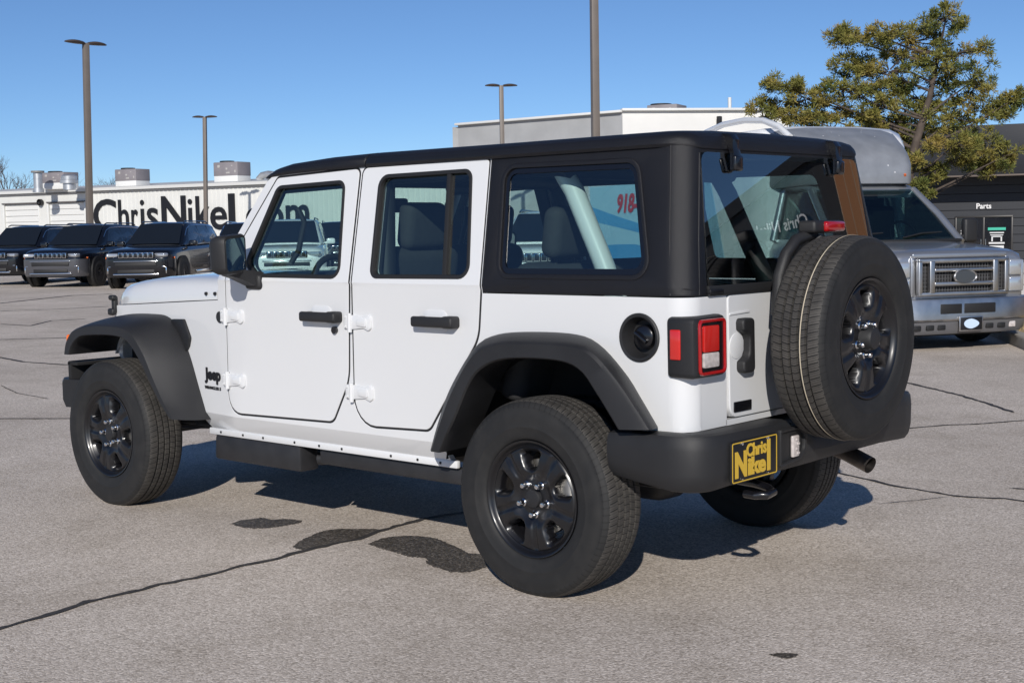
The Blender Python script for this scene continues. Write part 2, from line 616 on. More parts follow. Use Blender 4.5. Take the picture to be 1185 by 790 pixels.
# wheel wells (dark liners)
for xw in (0.03, 2.95):
    for sy in (1, -1):
        a0, a1 = (0.33, 1.02) if xw > 1 else (0.0, 0.90)
        rx = 0.56
        arc = [(xw + rx * math.cos(a), max(0.47, 0.42 + 0.54 * math.sin(a))) for a in [PI * (a0 + (a1 - a0) * k / 16) for k in range(17)]]
        b = loft([[(x, sy * yy, z) for x, z in arc] for yy in (0.42, 0.775)], cap=False)
        b.faces.new([b.verts.new((x, sy * 0.42, z)) for x, z in arc])
        obj("wheel_well", b, DARK, jeep)

# ---- doors
def door(sy, outline, window, hinge_x, handle_x, front):
    dm = smap(sy)
    d = obj("door", panel(outline, [window], dm, 0.045, SC, ZC, off=0.0025, bevel=0.002), WHITE, jeep, sharp=20)
    cut_w = [1.22, 1.30]
    obj("door_card", panel(grow(outline, -0.010), [grow(window, 0.003)], dm, 0.02, SC, ZC, off=-0.046, bevel=0.004), TRIM, d)
    obj("window_seal", panel(grow(window, 0.006), [grow(window, -0.011)], dm, 0.030, SC, [], off=0.007, bevel=0.003), SEAL, d)
    obj("window", panel(grow(window, -0.012), [], dm, 0.004, (), (), off=-0.012), GLASS, d)
    if not front:
        obj("window_divider", panel([(0.628, 1.69), (0.606, 1.69), (0.556, 1.25), (0.578, 1.25)], [], dm, 0.02, (), (), off=0.004, bevel=0.002), SEAL, d)
    for hz in (1.043, 0.726):
        h = NB()
        P = Vector(dm(hinge_x, hz, 0.0))
        o = P + Vector((0, sy * 0.012, 0))
        # leaf on the door, leaf on the pillar, barrel between
        out = fillet([(0.012, 0.034), (-0.080, 0.024), (-0.112, 0.036), (-0.132, 0.026), (-0.132, -0.026), (-0.112, -0.038), (-0.080, -0.026), (0.012, -0.036)], 0.012, 3)
        add_bm(h, panel([(hinge_x + a, hz + b_) for a, b_ in out], [], dm, 0.02, off=0.013, bevel=0.005))
        add_bm(h, panel([(hinge_x + a, hz + b_) for a, b_ in fillet([(-0.04, 0.014), (-0.105, 0.019), (-0.105, -0.021), (-0.04, -0.016)], 0.008, 3)], [], dm, 0.02, off=0.019, bevel=0.004))
        add_bm(h, rbox(P + Vector((0.026, sy * 0.005, 0.0)), (0.044, 0.022, 0.066), 0.008))
        add_bm(h, tube([P + Vector((0.006, sy * 0.013, -0.046)), P + Vector((0.006, sy * 0.013, 0.040))], 0.011, 12))
        for dz in (-0.022, 0.022):
            add_bm(h, tube([P + Vector((0.032, sy * 0.014, dz)), P + Vector((0.032, sy * 0.020, dz))], 0.006, 8))
        obj("hinge", h, WHITE, d)
    # pull handle over its recess
    hx0, hx1 = handle_x
    hz = 1.062
    y0 = dm((hx0 + hx1) / 2, hz, 0.004)[1]
    h = NB()
    add_bm(h, rbox(((hx0 + hx1) / 2, y0 + sy * 0.040, hz), (hx0 - hx1, 0.026, 0.046), 0.012, 3))
    add_bm(h, rbox((hx0 - 0.03, y0 + sy * 0.015, hz), (0.05, 0.06, 0.042), 0.012, 3))
    add_bm(h, rbox((hx1 + 0.035, y0 + sy * 0.018, hz), (0.07, 0.064, 0.052), 0.014, 3))
    obj("handle", h, PLASTIC, d)
    g = NB()
    add_bm(g, panel(fillet([(hx0 - 0.035, hz + 0.048), (hx1 + 0.075, hz + 0.048), (hx1 + 0.06, hz - 0.045), (hx0 - 0.03, hz - 0.045)], 0.03, 5), [], dm, 0.003, off=0.0065, bevel=0.0012))
    obj("handle_recess", g, WHITE, d)
    if front:
        lk = tube([(1.262, y0 + sy * -0.002, 1.002), (1.262, y0 + sy * 0.012, 1.002)], 0.017, 20)
        obj("door_lock", lk, GLOSSBLACK, d)
    return d

for sy in (1, -1):
    door(sy, FD, FW, 2.072, (1.462, 1.214), True)
    door(sy, RD, RW, 1.148, (0.722, 0.476), False)

# ---- mirrors
for sy in (1, -1):
    b = NB()
    prof = fillet([(-0.10, 1.262), (0.095, 1.255), (0.105, 1.437), (-0.095, 1.448)], [0.03, 0.035, 0.035, 0.03], 5)
    th = rad(22)
    def mp(dx, dy, z):      # the head is turned towards the driver
        return (1.835 + dx * math.cos(th) - dy * math.sin(th), sy * (0.955 + dx * math.sin(th) + dy * math.cos(th)), z)
    def ring(x, g):
        return [mp(x, a, c) for a, c in grow(prof, g)]
    add_bm(b, loft([ring(-0.045, -0.012), ring(-0.045, -0.003), ring(-0.035, 0.002), ring(0.01, 0.0), ring(0.035, -0.010), ring(0.055, -0.035), ring(0.06, -0.055)], close=True))
    add_bm(b, loft([[(1.80, sy * 0.79, 1.185), (1.89, sy * 0.79, 1.185), (1.89, sy * 0.77, 1.262), (1.80, sy * 0.77, 1.262)],
                    [(1.82, sy * 0.90, 1.235), (1.90, sy * 0.90, 1.235), (1.90, sy * 0.90, 1.28), (1.82, sy * 0.90, 1.28)],
                    [(1.82, sy * 0.96, 1.250), (1.88, sy * 0.96, 1.250), (1.88, sy * 0.96, 1.28), (1.82, sy * 0.96, 1.28)]], close=True))
    add_bm(b, rbox((1.845, sy * 0.788, 1.215), (0.12, 0.05, 0.075), 0.02, 3))
    m = obj("side_mirror", b, PLASTIC, jeep)
    g = NB()
    vs = [g.verts.new(mp(-0.0465, a, c)) for a, c in grow(prof, -0.016)]
    w2 = [g.verts.new(mp(-0.0435, a, c)) for a, c in grow(prof, -0.016)]
    g.faces.new(vs); g.faces.new(w2[::-1])
    for i in range(len(vs)):
        g.faces.new((vs[i - 1], vs[i], w2[i], w2[i - 1]))
    obj("mirror_glass", g, MIRRORG, m)

# ---- hood
def hood():
    secs = []
    for x, zs, zc in ((2.175, 1.117, 1.243), (2.5, 1.101, 1.246), (2.9, 1.079, 1.232), (3.12, 1.067, 1.212), (3.26, 1.060, 1.19), (3.335, 1.056, 1.165), (3.37, 1.053, 1.13), (3.382, 1.051, 1.09)):
        w = ysurf(x, 1.1) - 0.001 - (0.05 * smooth(3.2, 3.39, x))
        f = [(1.0, 0.0), (0.998, 0.3), (0.985, 0.52), (0.955, 0.70), (0.90, 0.83), (0.80, 0.90), (0.62, 0.935), (0.55, 0.97), (0.42, 1.0), (0.2, 1.0)]
        s = [(x, w * a, zs + 0.004 + (zc - zs) * b_) for a, b_ in f]
        secs.append(s + [(x, 0, zc)] + [(p[0], -p[1], p[2]) for p in s[::-1]])
    bm = loft(secs, cap=True)
    return bm
hd = obj("hood", hood(), WHITE, jeep, sharp=50)
for sy in (1, -1):
    b = NB()
    add_bm(b, rbox((3.33, sy * 0.628, 1.06), (0.035, 0.03, 0.10), 0.012, 3))
    add_bm(b, rbox((3.33, sy * 0.64, 1.10), (0.05, 0.035, 0.03), 0.012, 3))
    add_bm(b, rbox((3.34, sy * 0.642, 1.02), (0.055, 0.03, 0.04), 0.012, 3))
    obj("hood_latch", b, PLASTIC, jeep)
    for x, z in ((2.28, 1.148), (2.19, 1.150)):
        y = ysurf(x, 1.1) + 0.002
        obj("washer_bumper", tube([(x, sy * (y - 0.01), z), (x, sy * (y + 0.006), z)], 0.009, 12), SEAL, hd)
    # side vent between flare and door, round cap, badge
    y = ysurf(2.45, 1.0)
    v = panel(fillet([(2.66, 1.005), (2.515, 1.010), (2.452, 0.915), (2.470, 0.87), (2.505, 0.835)], [0.01, 0.02, 0.02, 0.01, 0.01], 4), [], smap(sy), 0.03, off=0.016, bevel=0.005)
    obj("side_vent", v, PLASTIC, jeep)
    y = ysurf(2.15, 1.0)
    obj("round_cap", lathe([(0, 0.012), (0.024, 0.012), (0.028, 0.008), (0.028, -0.01), (0, -0.01)], 24) if False else tube([(2.146, sy * (y - 0.01), 1.034), (2.146, sy * (y + 0.007), 1.034)], 0.029, 28), PLASTIC, jeep)
xd = Vector((-1, 0.13, 0))
bt = NB()
add_bm(bt, text_bm("Jeep", 0.160, 0.082, 0.004, 0.04), frame(smap(1)(2.322, 0.690, 0.0012), xd))
obj("badge", bt, BLACKINK, jeep)
bt = NB()
add_bm(bt, text_bm("WRANGLER S", 0.165, 0.016, 0.003, 0.02), frame(smap(1)(2.328, 0.662, 0.0012), xd))
obj("badge", bt, BLACKINK, jeep)

# ---- windscreen and grille end
w = NB()
vs = [(2.155, -0.66, 1.20), (2.155, 0.66, 1.20), (1.86, 0.62, 1.715), (1.86, -0.62, 1.715)]
a = [w.verts.new(v) for v in vs]; b_ = [w.verts.new(Vector(v) - Vector((0.004, 0, 0.002))) for v in vs]
w.faces.new(a); w.faces.new(b_[::-1])
for i in range(4):
    w.faces.new((a[i - 1], a[i], b_[i], b_[i - 1]))
obj("windscreen", w, GLASS, jeep)
g = NB()
slots = [fillet([(y - 0.028, 0.80), (y + 0.028, 0.80), (y + 0.028, 1.02), (y - 0.028, 1.02)], 0.025, 4) for y in [(-3 + k) * 0.085 for k in range(7)]]
gm = lambda y, z, off: (3.375 - 0.05 * (z - 0.75) - 0.12 * y * y + off, y, z)
add_bm(g, panel(fillet([(-0.62, 0.74), (0.62, 0.74), (0.60, 1.07), (-0.60, 1.07)], 0.05), slots, gm, 0.04, [k * 0.1 for k in range(-6, 7)], bevel=0.004), mi=0)
add_bm(g, rbox((3.28, 0, 0.90), (0.05, 1.1, 0.3), 0.01), mi=1)
gr = obj("grille", g, [WHITE, SEAL], jeep)
for sy in (1, -1):
    l = lathe([(0, 0.02), (0.06, 0.016), (0.088, 0.004), (0.092, -0.02), (0, -0.02)], 32, 'X')
    l.transform(Matrix.Translation((3.35, sy * 0.44, 0.93)))
    obj("headlight", l, CLEARLENS, jeep)
fb = NB()
pl = [(3.46, -0.90), (3.56, -0.84), (3.62, -0.66), (3.65, -0.3), (3.65, 0.3), (3.62, 0.66), (3.56, 0.84), (3.46, 0.90)]
secs = []
for x, y in pl:
    secs.append([(x - 0.14, y * 0.97, 0.655), (x - 0.02, y, 0.655), (x, y, 0.635), (x, y, 0.54), (x - 0.03, y, 0.50), (x - 0.14, y * 0.97, 0.50)])
add_bm(fb, loft(secs, close=True))
add_bm(fb, boxes([((3.44, sy * 0.36, 0.58), (0.3, 0.1, 0.12)) for sy in (1, -1)]))
add_bm(fb, rbox((3.36, 0, 0.70), (0.25, 1.28, 0.04), 0.01))
obj("front_bumper", fb, PLASTIC, jeep)
for sy in (1, -1):
    obj("splash_shield", boxes([((3.43, sy * 0.66, 0.655), (0.03, 0.42, 0.20)), ((3.40, sy * 0.74, 0.742), (0.10, 0.26, 0.02))], 0.006), DARK, jeep)

# ---- fender flares
def resample(p, n):
    p = [Vector(q) for q in p]
    # light Catmull-Rom first
    q = []
    for i in range(len(p) - 1):
        p0, p1, p2, p3 = p[max(i - 1, 0)], p[i], p[i + 1], p[min(i + 2, len(p) - 1)]
        for k in range(8):
            t = k / 8
            q.append(0.5 * ((2 * p1) + (p2 - p0) * t + (2 * p0 - 5 * p1 + 4 * p2 - p3) * t * t + (3 * p1 - p0 - 3 * p2 + p3) * t ** 3))
    q.append(p[-1])
    L = [0]
    for a, b_ in zip(q[:-1], q[1:]):
        L.append(L[-1] + (b_ - a).length)
    out = []
    j = 0
    for i in range(n):
        t = L[-1] * i / (n - 1)
        while j < len(L) - 2 and L[j + 1] < t: j += 1
        f = (t - L[j]) / max(1e-9, L[j + 1] - L[j])
        out.append(q[j].lerp(q[j + 1], min(1, f)))
    return out

def flare(sy, Bp, Op, Ip, yb, yo, n=44, bulge=0.012):
    B, O, I = resample(Bp, n), resample(Op, n), resample(Ip, n)
    secs = []
    for b_, o, i in zip(B, O, I):
        s = []
        yB = yb(b_.x) if callable(yb) else yb
        s.append((b_.x, yB - 0.08, b_.y))
        s.append((b_.x, yB, b_.y))
        for t in (0.25, 0.5, 0.75, 0.92):
            m = b_.lerp(o, t)
            # outward bulge so that the shoulder is full
            nrm = (o - i)
            if nrm.length > 1e-6: nrm.normalize()
            m = m + nrm * bulge * math.sin(PI * t)
            s.append((m.x, yB + (yo - 0.012 - yB) * t, m.y))
        m = o.lerp(i, 0.04); s.append((m.x, yo - 0.008, m.y))
        m = o.lerp(i, 0.16); s.append((m.x, yo, m.y))
        m = o.lerp(i, 0.92); s.append((m.x, yo + 0.002, m.y))
        s.append((i.x, yo - 0.006, i.y))
        s.append((i.x, yo - 0.05, i.y))
        s.append((i.x + (o.x - i.x) * 0.3, yB - 0.08, i.y + (o.y - i.y) * 0.3))
        secs.append([(x, sy * y, z) for x, y, z in s])
    return loft(secs, close=True)

FB = [(3.385, 0.84), (3.37, 0.93), (3.30, 0.99), (3.15, 1.015), (2.90, 1.025), (2.70, 1.018), (2.575, 0.955), (2.47, 0.825), (2.39, 0.67), (2.305, 0.502)]
FO = [(3.385, 0.80), (3.36, 0.875), (3.29, 0.935), (3.15, 0.968), (2.90, 0.978), (2.73, 0.955), (2.61, 0.85), (2.525, 0.72), (2.44, 0.60), (2.365, 0.515)]
FI = [(3.325, 0.80), (3.30, 0.845), (3.24, 0.89), (3.15, 0.912), (2.88, 0.921), (2.752, 0.894), (2.645, 0.80), (2.565, 0.70), (2.48, 0.60), (2.40, 0.525)]
RB = [(0.655, 0.505), (0.60, 0.645), (0.53, 0.785), (0.385, 0.960), (0.28, 1.015), (0.12, 1.036), (-0.136, 1.037), (-0.262, 1.0), (-0.385, 0.895), (-0.46, 0.80), (-0.53, 0.705)]
RO = [(0.535, 0.530), (0.478, 0.66), (0.410, 0.79), (0.285, 0.950), (0.165, 1.000), (0.02, 1.012), (-0.225, 1.012), (-0.335, 0.985), (-0.450, 0.885), (-0.525, 0.80), (-0.595, 0.715)]
RI = [(0.475, 0.530), (0.430, 0.61), (0.385, 0.68), (0.295, 0.835), (0.210, 0.905), (0.08, 0.940), (-0.160, 0.945), (-0.273, 0.914), (-0.345, 0.838), (-0.40, 0.77), (-0.450, 0.705)]
for sy in (1, -1):
    f = obj("fender_flare", flare(sy, FB, FO, FI, lambda x: 0.765 - 0.13 * max(0, x - 2.05), 0.93), PLASTIC, jeep, sharp=32)
    ts = NB()
    add_bm(ts, rbox((3.362, sy * 0.875, 0.885), (0.03, 0.09, 0.05), 0.012, 3, Matrix.Rotation(sy * 0.15, 3, 'Z')))
    obj("turn_signal", ts, AMBER, f)
    f = obj("fender_flare", flare(sy, RB, RO, RI, 0.785, 0.93), PLASTIC, jeep, sharp=32)

# ---- roof, hardtop
def roof_loft(stations):
    half = [(0.672, 1.738), (0.690, 1.740), (0.696, 1.752), (0.692, 1.768), (0.678, 1.785), (0.650, 1.799), (0.60, 1.806), (0.40, 1.814), (0.0, 1.818)]
    secs = []
    for x, zo, ws, hs in stations:
        s = [(x, y * ws, zo + 1.738 + (z - 1.738) * hs) for y, z in half]
        secs.append(s + [(p[0], -p[1], p[2]) for p in s[::-1][1:]])
    return loft(secs, cap=True, close=True)
r = NB()
add_bm(r, roof_loft([(1.148, -0.002, 0.996, 0.9), (1.154, 0, 1, 1.0), (1.45, -0.004, 1, 0.97), (1.70, -0.012, 1, 0.86), (1.80, -0.018, 0.995, 0.70), (1.85, -0.024, 0.99, 0.45), (1.87, -0.026, 0.985, 0.2)]))
obj("front_roof_panel", r, HARDTOP, jeep, sharp=45)
h = NB()
add_bm(h, roof_loft([(1.142, -0.002, 0.996, 0.9), (1.136, 0, 1, 1.0), (0.3, 0.001, 1.0, 1.0), (-0.3, 0.004, 1.0, 0.99), (-0.46, 0.005, 0.998, 0.98), (-0.515, 0.005, 0.985, 0.96), (-0.550, 0.004, 0.968, 0.92), (-0.578, 0.003, 0.940, 0.82), (-0.597, 0.002, 0.905, 0.66), (-0.607, 0.0, 0.875, 0.42), (-0.609, 0.0, 0.865, 0.2)]))
QP = [(0.375, 1.752), (0.337, 1.192), (-0.762, 1.192), (-0.762, 1.225), (-0.715, 1.722), (-0.715, 1.752)]
for sy in (1, -1):
    add_bm(h, panel(QP, [QW], smap(sy), 0.03, SC, ZC + [1.5], off=0.003, bevel=0.003))
    add_bm(h, panel(grow(QW, 0.020), [QW], smap(sy), 0.02, SC, [], off=0.007, bevel=0.004))
add_bm(h, panel([(-0.605, 1.722), (0.605, 1.722), (0.605, 1.775), (-0.605, 1.775)], [], rmap, 0.03, off=0.003, bevel=0.004))
for sy in (1, -1):      # raised rain lip along the side and the ridge down each rear corner
    lip = [smap(sy)(s, z, 0.004) for s, z in ((0.36, 1.746), (0.0, 1.752), (-0.40, 1.757), (-0.52, 1.757))]
    add_bm(h, tube(lip, 0.006, 8))
    add_bm(h, tube([smap(sy)(XC - 0.015, z, 0.002) for z in (1.195, 1.4, 1.6, 1.75)], 0.0035, 6))
    add_bm(h, tube([smap(sy)(XC - 0.128, z, 0.002) for z in (1.195, 1.4, 1.6, 1.72)], 0.0035, 6))
    add_bm(h, tube([smap(sy)(-0.475, 1.760, 0.008), smap(sy)(-0.475, 1.772, 0.010)], 0.006, 8))
    add_bm(h, rbox((-0.665, sy * 0.62, 1.205), (0.05, 0.09, 0.018), 0.006))
ht = obj("hardtop", h, HARDTOP, jeep, sharp=40)
for sy in (1, -1):
    q = obj("quarter_window", panel(grow(QW, 0.012), [], smap(sy), 0.004, SC, [], off=-0.008), GLASS, jeep)
    fr = panel(grow(QW, 0.006), [grow(QW, -0.022)], smap(sy), 0.003, SC, [], off=-0.003)
    obj("window_band", fr, GLOSSBLACK, q)

# ---- tailgate, rear glass
TG = fillet([(0.528, 1.187), (0.515, 0.716), (-0.53, 0.716), (-0.53, 1.187)], [0.02, 0.05, 0.05, 0.02])
tg = obj("tailgate", panel(TG, [], rmap, 0.04, (), [1.2], off=0.005, bevel=0.004), WHITE, jeep, sharp=20)
t = NB()
add_bm(t, panel(fillet([(0.52, 1.118), (0.38, 1.122), (0.38, 1.113), (0.52, 1.109)], 0.003, 2), [], rmap, 0.004, off=0.009, bevel=0.002))
obj("crease", t, WHITE, tg)
t = NB()
hp = fillet([(0.475, 1.095), (0.39, 1.095), (0.385, 0.885), (0.470, 0.885), (0.468, 0.93), (0.425, 0.95), (0.425, 1.03), (0.472, 1.05)], [0.018, 0.018, 0.02, 0.02, 0.01, 0.03, 0.03, 0.01], 4)
add_bm(t, panel(hp, [], rmap, 0.035, off=0.040, bevel=0.010, seg=3))
obj("handle", t, PLASTIC, tg)
cup = panel(fillet([(0.52, 1.04), (0.42, 1.04), (0.42, 0.94), (0.52, 0.94)], 0.049, 8), [], rmap, 0.004, off=0.008, bevel=0.002)
obj("handle_recess", cup, WHITE, tg)
t = NB()
add_bm(t, panel(fillet([(0.492, 0.776), (0.368, 0.776), (0.368, 0.736), (0.492, 0.736)], 0.004, 2), [], rmap, 0.006, off=0.010, bevel=0.002), mi=0)
obj("badge", t, GLOSSBLACK, tg)
RG = fillet([(0.66, 1.212), (0.604, 1.725), (-0.604, 1.725), (-0.66, 1.212)], [0.02, 0.045, 0.045, 0.02])
rg = obj("rear_window", panel(RG, [], rmap, 0.005, (), (), off=0.006), REARGLASS, jeep)
obj("window_band", panel(grow(RG, 0.002), [grow(RG, -0.018)], rmap, 0.004, (), (), off=0.0005), GLOSSBLACK, rg)
b = NB()
add_bm(b, panel([(0.66, 1.188), (0.66, 1.226), (-0.66, 1.226), (-0.66, 1.188)], [], rmap, 0.02, (), [1.2], off=0.012, bevel=0.004))
obj("window_sill", b, SEAL, rg)
for sy in (1, -1):
    hh = NB()
    y = sy * 0.402
    pts = [(-0.585, 1.800), (-0.618, 1.797), (-0.634, 1.775), (-0.634, 1.745), (-0.64, 1.72), (-0.645, 1.675), (-0.635, 1.658), (-0.622, 1.66), (-0.622, 1.72), (-0.610, 1.75), (-0.60, 1.77)]
    add_bm(hh, loft([[(x, y - 0.024, z) for x, z in pts], [(x - 0.004, y, z) for x, z in pts], [(x, y + 0.024, z) for x, z in pts]], close=True))
    add_bm(hh, rbox((-0.64, y, 1.685), (0.022, 0.056, 0.06), 0.009, 3))
    obj("window_hinge", hh, GLOSSBLACK, jeep, sharp=30)

# ---- tail lamps
for sy in (1, -1):
    hb = NB()
    prof = fillet([(0.592, 0.892), (0.808, 0.892), (0.812, 1.118), (0.596, 1.122)], 0.022, 4)
    def rg_(x, g, dz=0):
        return [(x, sy * a, c) for a, c in grow(prof, g)]
    add_bm(hb, loft([rg_(-0.592, -0.004), rg_(-0.60, 0), rg_(-0.69, 0), rg_(-0.705, -0.005), rg_(-0.711, -0.016)], close=True))
    lamp = obj("tail_light", hb, PLASTIC, jeep)
    inner = fillet([(0.603, 0.903), (0.780, 0.903), (0.784, 1.108), (0.606, 1.110)], 0.022, 4)
    lm = lambda y, z, off: (-0.706 - off, sy * y, z)
    obj("lens_frame", panel(inner, [grow(inner, -0.013)], lm, 0.02, off=0.014, bevel=0.005), REDLENS, lamp)
    obj("lamp_recess", panel(grow(inner, -0.012), [], lm, 0.004, off=0.006), GLOSSBLACK, lamp)
    obj("brake_lens", panel(fillet([(0.655, 0.988), (0.757, 0.988), (0.757, 1.085), (0.655, 1.085)], 0.008, 3), [], lm, 0.01, off=0.014, bevel=0.003), REDBRIGHT, lamp)
    obj("reverse_lens", panel(fillet([(0.655, 0.930), (0.757, 0.930), (0.757, 0.985), (0.655, 0.985)], 0.008, 3), [], lm, 0.01, off=0.014, bevel=0.003), CLEARLENS, lamp)
    mk = rbox((-0.630, sy * 0.811, 1.017), (0.046, 0.012, 0.112), 0.010, 3)
    obj("side_marker", mk, REDBRIGHT, lamp)

# ---- fuel filler (left side only)
P = smap(1)(-0.454, 1.036, 0)
f = lathe([(0.092, -0.004), (0.092, 0.006), (0.087, 0.010), (0.078, 0.008), (0.070, -0.018), (0.066, -0.05), (0, -0.05)], 40)
f.transform(Matrix.Translation(P))
ff = obj("fuel_filler", f, PLASTIC, jeep)
f = lathe([(0.046, -0.05), (0.044, -0.022), (0.036, -0.016), (0, -0.016)], 28)
add_bm(f, rbox((0, -0.008, 0), (0.066, 0.02, 0.016), 0.005, 2, Matrix.Rotation(-0.6, 3, 'Y')))
f.transform(Matrix.Translation(P))
obj("fuel_cap", f, GLOSSBLACK, ff)

# ---- rear bumper
def bump_secs():
    plan = [(-0.36, 0.875), (-0.50, 0.892), (-0.64, 0.892), (-0.715, 0.875), (-0.765, 0.835), (-0.79, 0.775), (-0.80, 0.70), (-0.805, 0.5), (-0.805, 0.37), (-0.805, 0.30), (-0.805, 0.22), (-0.805, 0.10), (-0.80, 0.0), (-0.80, -0.2), (-0.80, -0.38), (-0.80, -0.46), (-0.80, -0.54), (-0.80, -0.70), (-0.79, -0.775), (-0.765, -0.835), (-0.715, -0.875), (-0.64, -0.892), (-0.50, -0.892), (-0.36, -0.875)]
    secs = []
    n = len(plan)
    for i, (x, y) in enumerate(plan):
        p0 = Vector(plan[max(i - 1, 0)]); p1 = Vector(plan[min(i + 1, n - 1)])
        d = (p1 - p0).normalized()
        nrm = Vector((-abs(d.y) if True else 0, 0))
        nrm = Vector((d.y, -d.x))
        if nrm.x > 0.2 or (abs(nrm.x) <= 0.2 and nrm.y * y < 0): nrm = -nrm
        low = smooth(0.30, 0.06, y) * smooth(-0.55, -0.36, y)
        zt = 0.697 - 0.088 * low - 0.012 * smooth(0.6, 0.85, abs(y)) * smooth(-0.55, -0.36, x)
        zb = 0.492 - 0.012 * smooth(0.6, 0.8, abs(y)) + 0.03 * smooth(-0.66, -0.36, x)
        def q(o, z): return (x + nrm.x * o, y + nrm.y * o, z)
        dep = 0.11 if abs(y) < 0.84 else 0.09
        secs.append([q(-dep, zt - 0.003), q(-0.035, zt), q(-0.012, zt - 0.006), q(-0.002, zt - 0.022), q(0.002, zt - 0.06), q(0.0, zb + 0.07), q(-0.008, zb + 0.03), q(-0.024, zb + 0.008), q(-0.05, zb), q(-dep, zb + 0.004)])
    return secs
bp_ = NB()
add_bm(bp_, loft(bump_secs(), close=True))
# raised, rounded surround of the reversing lamp beside the plate
pk = fillet([(0.385, 0.520), (0.235, 0.535), (0.185, 0.565), (0.185, 0.640), (0.235, 0.668), (0.385, 0.668)], [0.01, 0.03, 0.03, 0.03, 0.03, 0.01], 4)
pk_in = fillet([(0.380, 0.535), (0.245, 0.548), (0.205, 0.575), (0.205, 0.632), (0.245, 0.655), (0.380, 0.655)], [0.01, 0.03, 0.03, 0.03, 0.03, 0.01], 4)
bmapf = lambda y, z, off: (-0.803 - off, y, z)
add_bm(bp_, panel(pk, [pk_in], bmapf, 0.02, off=0.016, bevel=0.005))
add_bm(bp_, rbox((-0.70, 0, 0.60), (0.10, 1.3, 0.08), 0.02))
rb = obj("rear_bumper", bp_, PLASTIC, jeep, sharp=34)
l = NB()
add_bm(l, panel(grow(pk_in, 0.003), [], bmapf, 0.003, off=0.004))
obj("lamp_recess", l, SEAL, rb)
add = NB()
add_bm(add, rbox((-0.815, 0.275, 0.592), (0.014, 0.05, 0.085), 0.006, 3))
for k in range(4):
    add_bm(add, rbox((-0.823, 0.263 + 0.008 * (k % 2), 0.565 + k * 0.018), (0.006, 0.018, 0.010), 0.002))
obj("reversing_lamp", add, CLEARLENS, rb)
for y in (0.03, -0.28):
    obj("step_pad", tube([(-0.77, y, 0.612), (-0.77, y, 0.618)], 0.03, 16), STEEL, rb)

# plate
pb = NB()
pc = Vector((-0.812, 0.562, 0.583))
plo = fillet([(-0.16, -0.078), (0.16, -0.078), (0.16, 0.078), (-0.16, 0.078)], 0.012, 4)
pmap = lambda a, b2, off: (pc.x - off, pc.y - a, pc.z + b2)
add_bm(pb, panel(plo, [], pmap, 0.008, off=0.0, bevel=0.001))
plate = obj("license_plate", pb, BLACKINK, jeep)
pb = panel(grow(plo, -0.004), [grow(plo, -0.008)], pmap, 0.002, off=0.0015)
obj("plate_border", pb, GOLD, plate)
pt = NB()
PX = Vector((0, -1, 0))
def ptext(s, u0, u1, v0, v1, bold):
    add_bm(pt, text_bm(s, u1 - u0, v1 - v0, 0.002, bold), frame((pc.x - 0.0005, pc.y - u0, pc.z + v0), PX))
ptext("N", -0.138, -0.058, -0.058, 0.040, 0.05)
ptext("ike", -0.050, 0.075, -0.058, 0.010, 0.045)
ptext("l", 0.085, 0.107, -0.058, 0.062, 0.02)
ptext("Chri", -0.060, 0.052, 0.012, 0.062, 0.035)
ptext("s", 0.056, 0.080, 0.012, 0.048, 0.035)
obj("lettering", pt, GOLD, plate)
for u_, v_ in ((-0.09, 0.066), (0.09, 0.066), (-0.09, -0.066), (0.09, -0.066)):
    obj("plate_screw", tube([(pc.x, pc.y - u_, pc.z + v_), (pc.x - 0.004, pc.y - u_, pc.z + v_)], 0.006 if v_ > 0 else 0.003, 12), CHROME, plate)

# tow hook, hitch bar, exhaust
k = tube([(-0.60, 0.45, 0.47), (-0.74, 0.45, 0.465), (-0.80, 0.45, 0.455), (-0.835, 0.47, 0.445), (-0.835, 0.52, 0.44), (-0.80, 0.545, 0.44), (-0.755, 0.54, 0.44)], 0.016, 10)
obj("tow_hook", k, GLOSSBLACK, jeep)
e = tube([(0.2, -0.45, 0.52), (-0.35, -0.45, 0.52), (-0.55, -0.40, 0.50), (-0.70, -0.36, 0.47), (-0.82, -0.34, 0.43)], 0.036, 16, caps=False)
add_bm(e, tube([(-0.40, -0.437, 0.517), (-0.55, -0.40, 0.50), (-0.70, -0.36, 0.47), (-0.82, -0.34, 0.43)], 0.033, 16, caps=False))
obj("exhaust_pipe", e, STEEL, jeep)
e = rbox((-0.30, -0.32, 0.56), (0.5, 0.24, 0.16), 0.06, 3)
obj("muffler", e, STEEL, jeep)

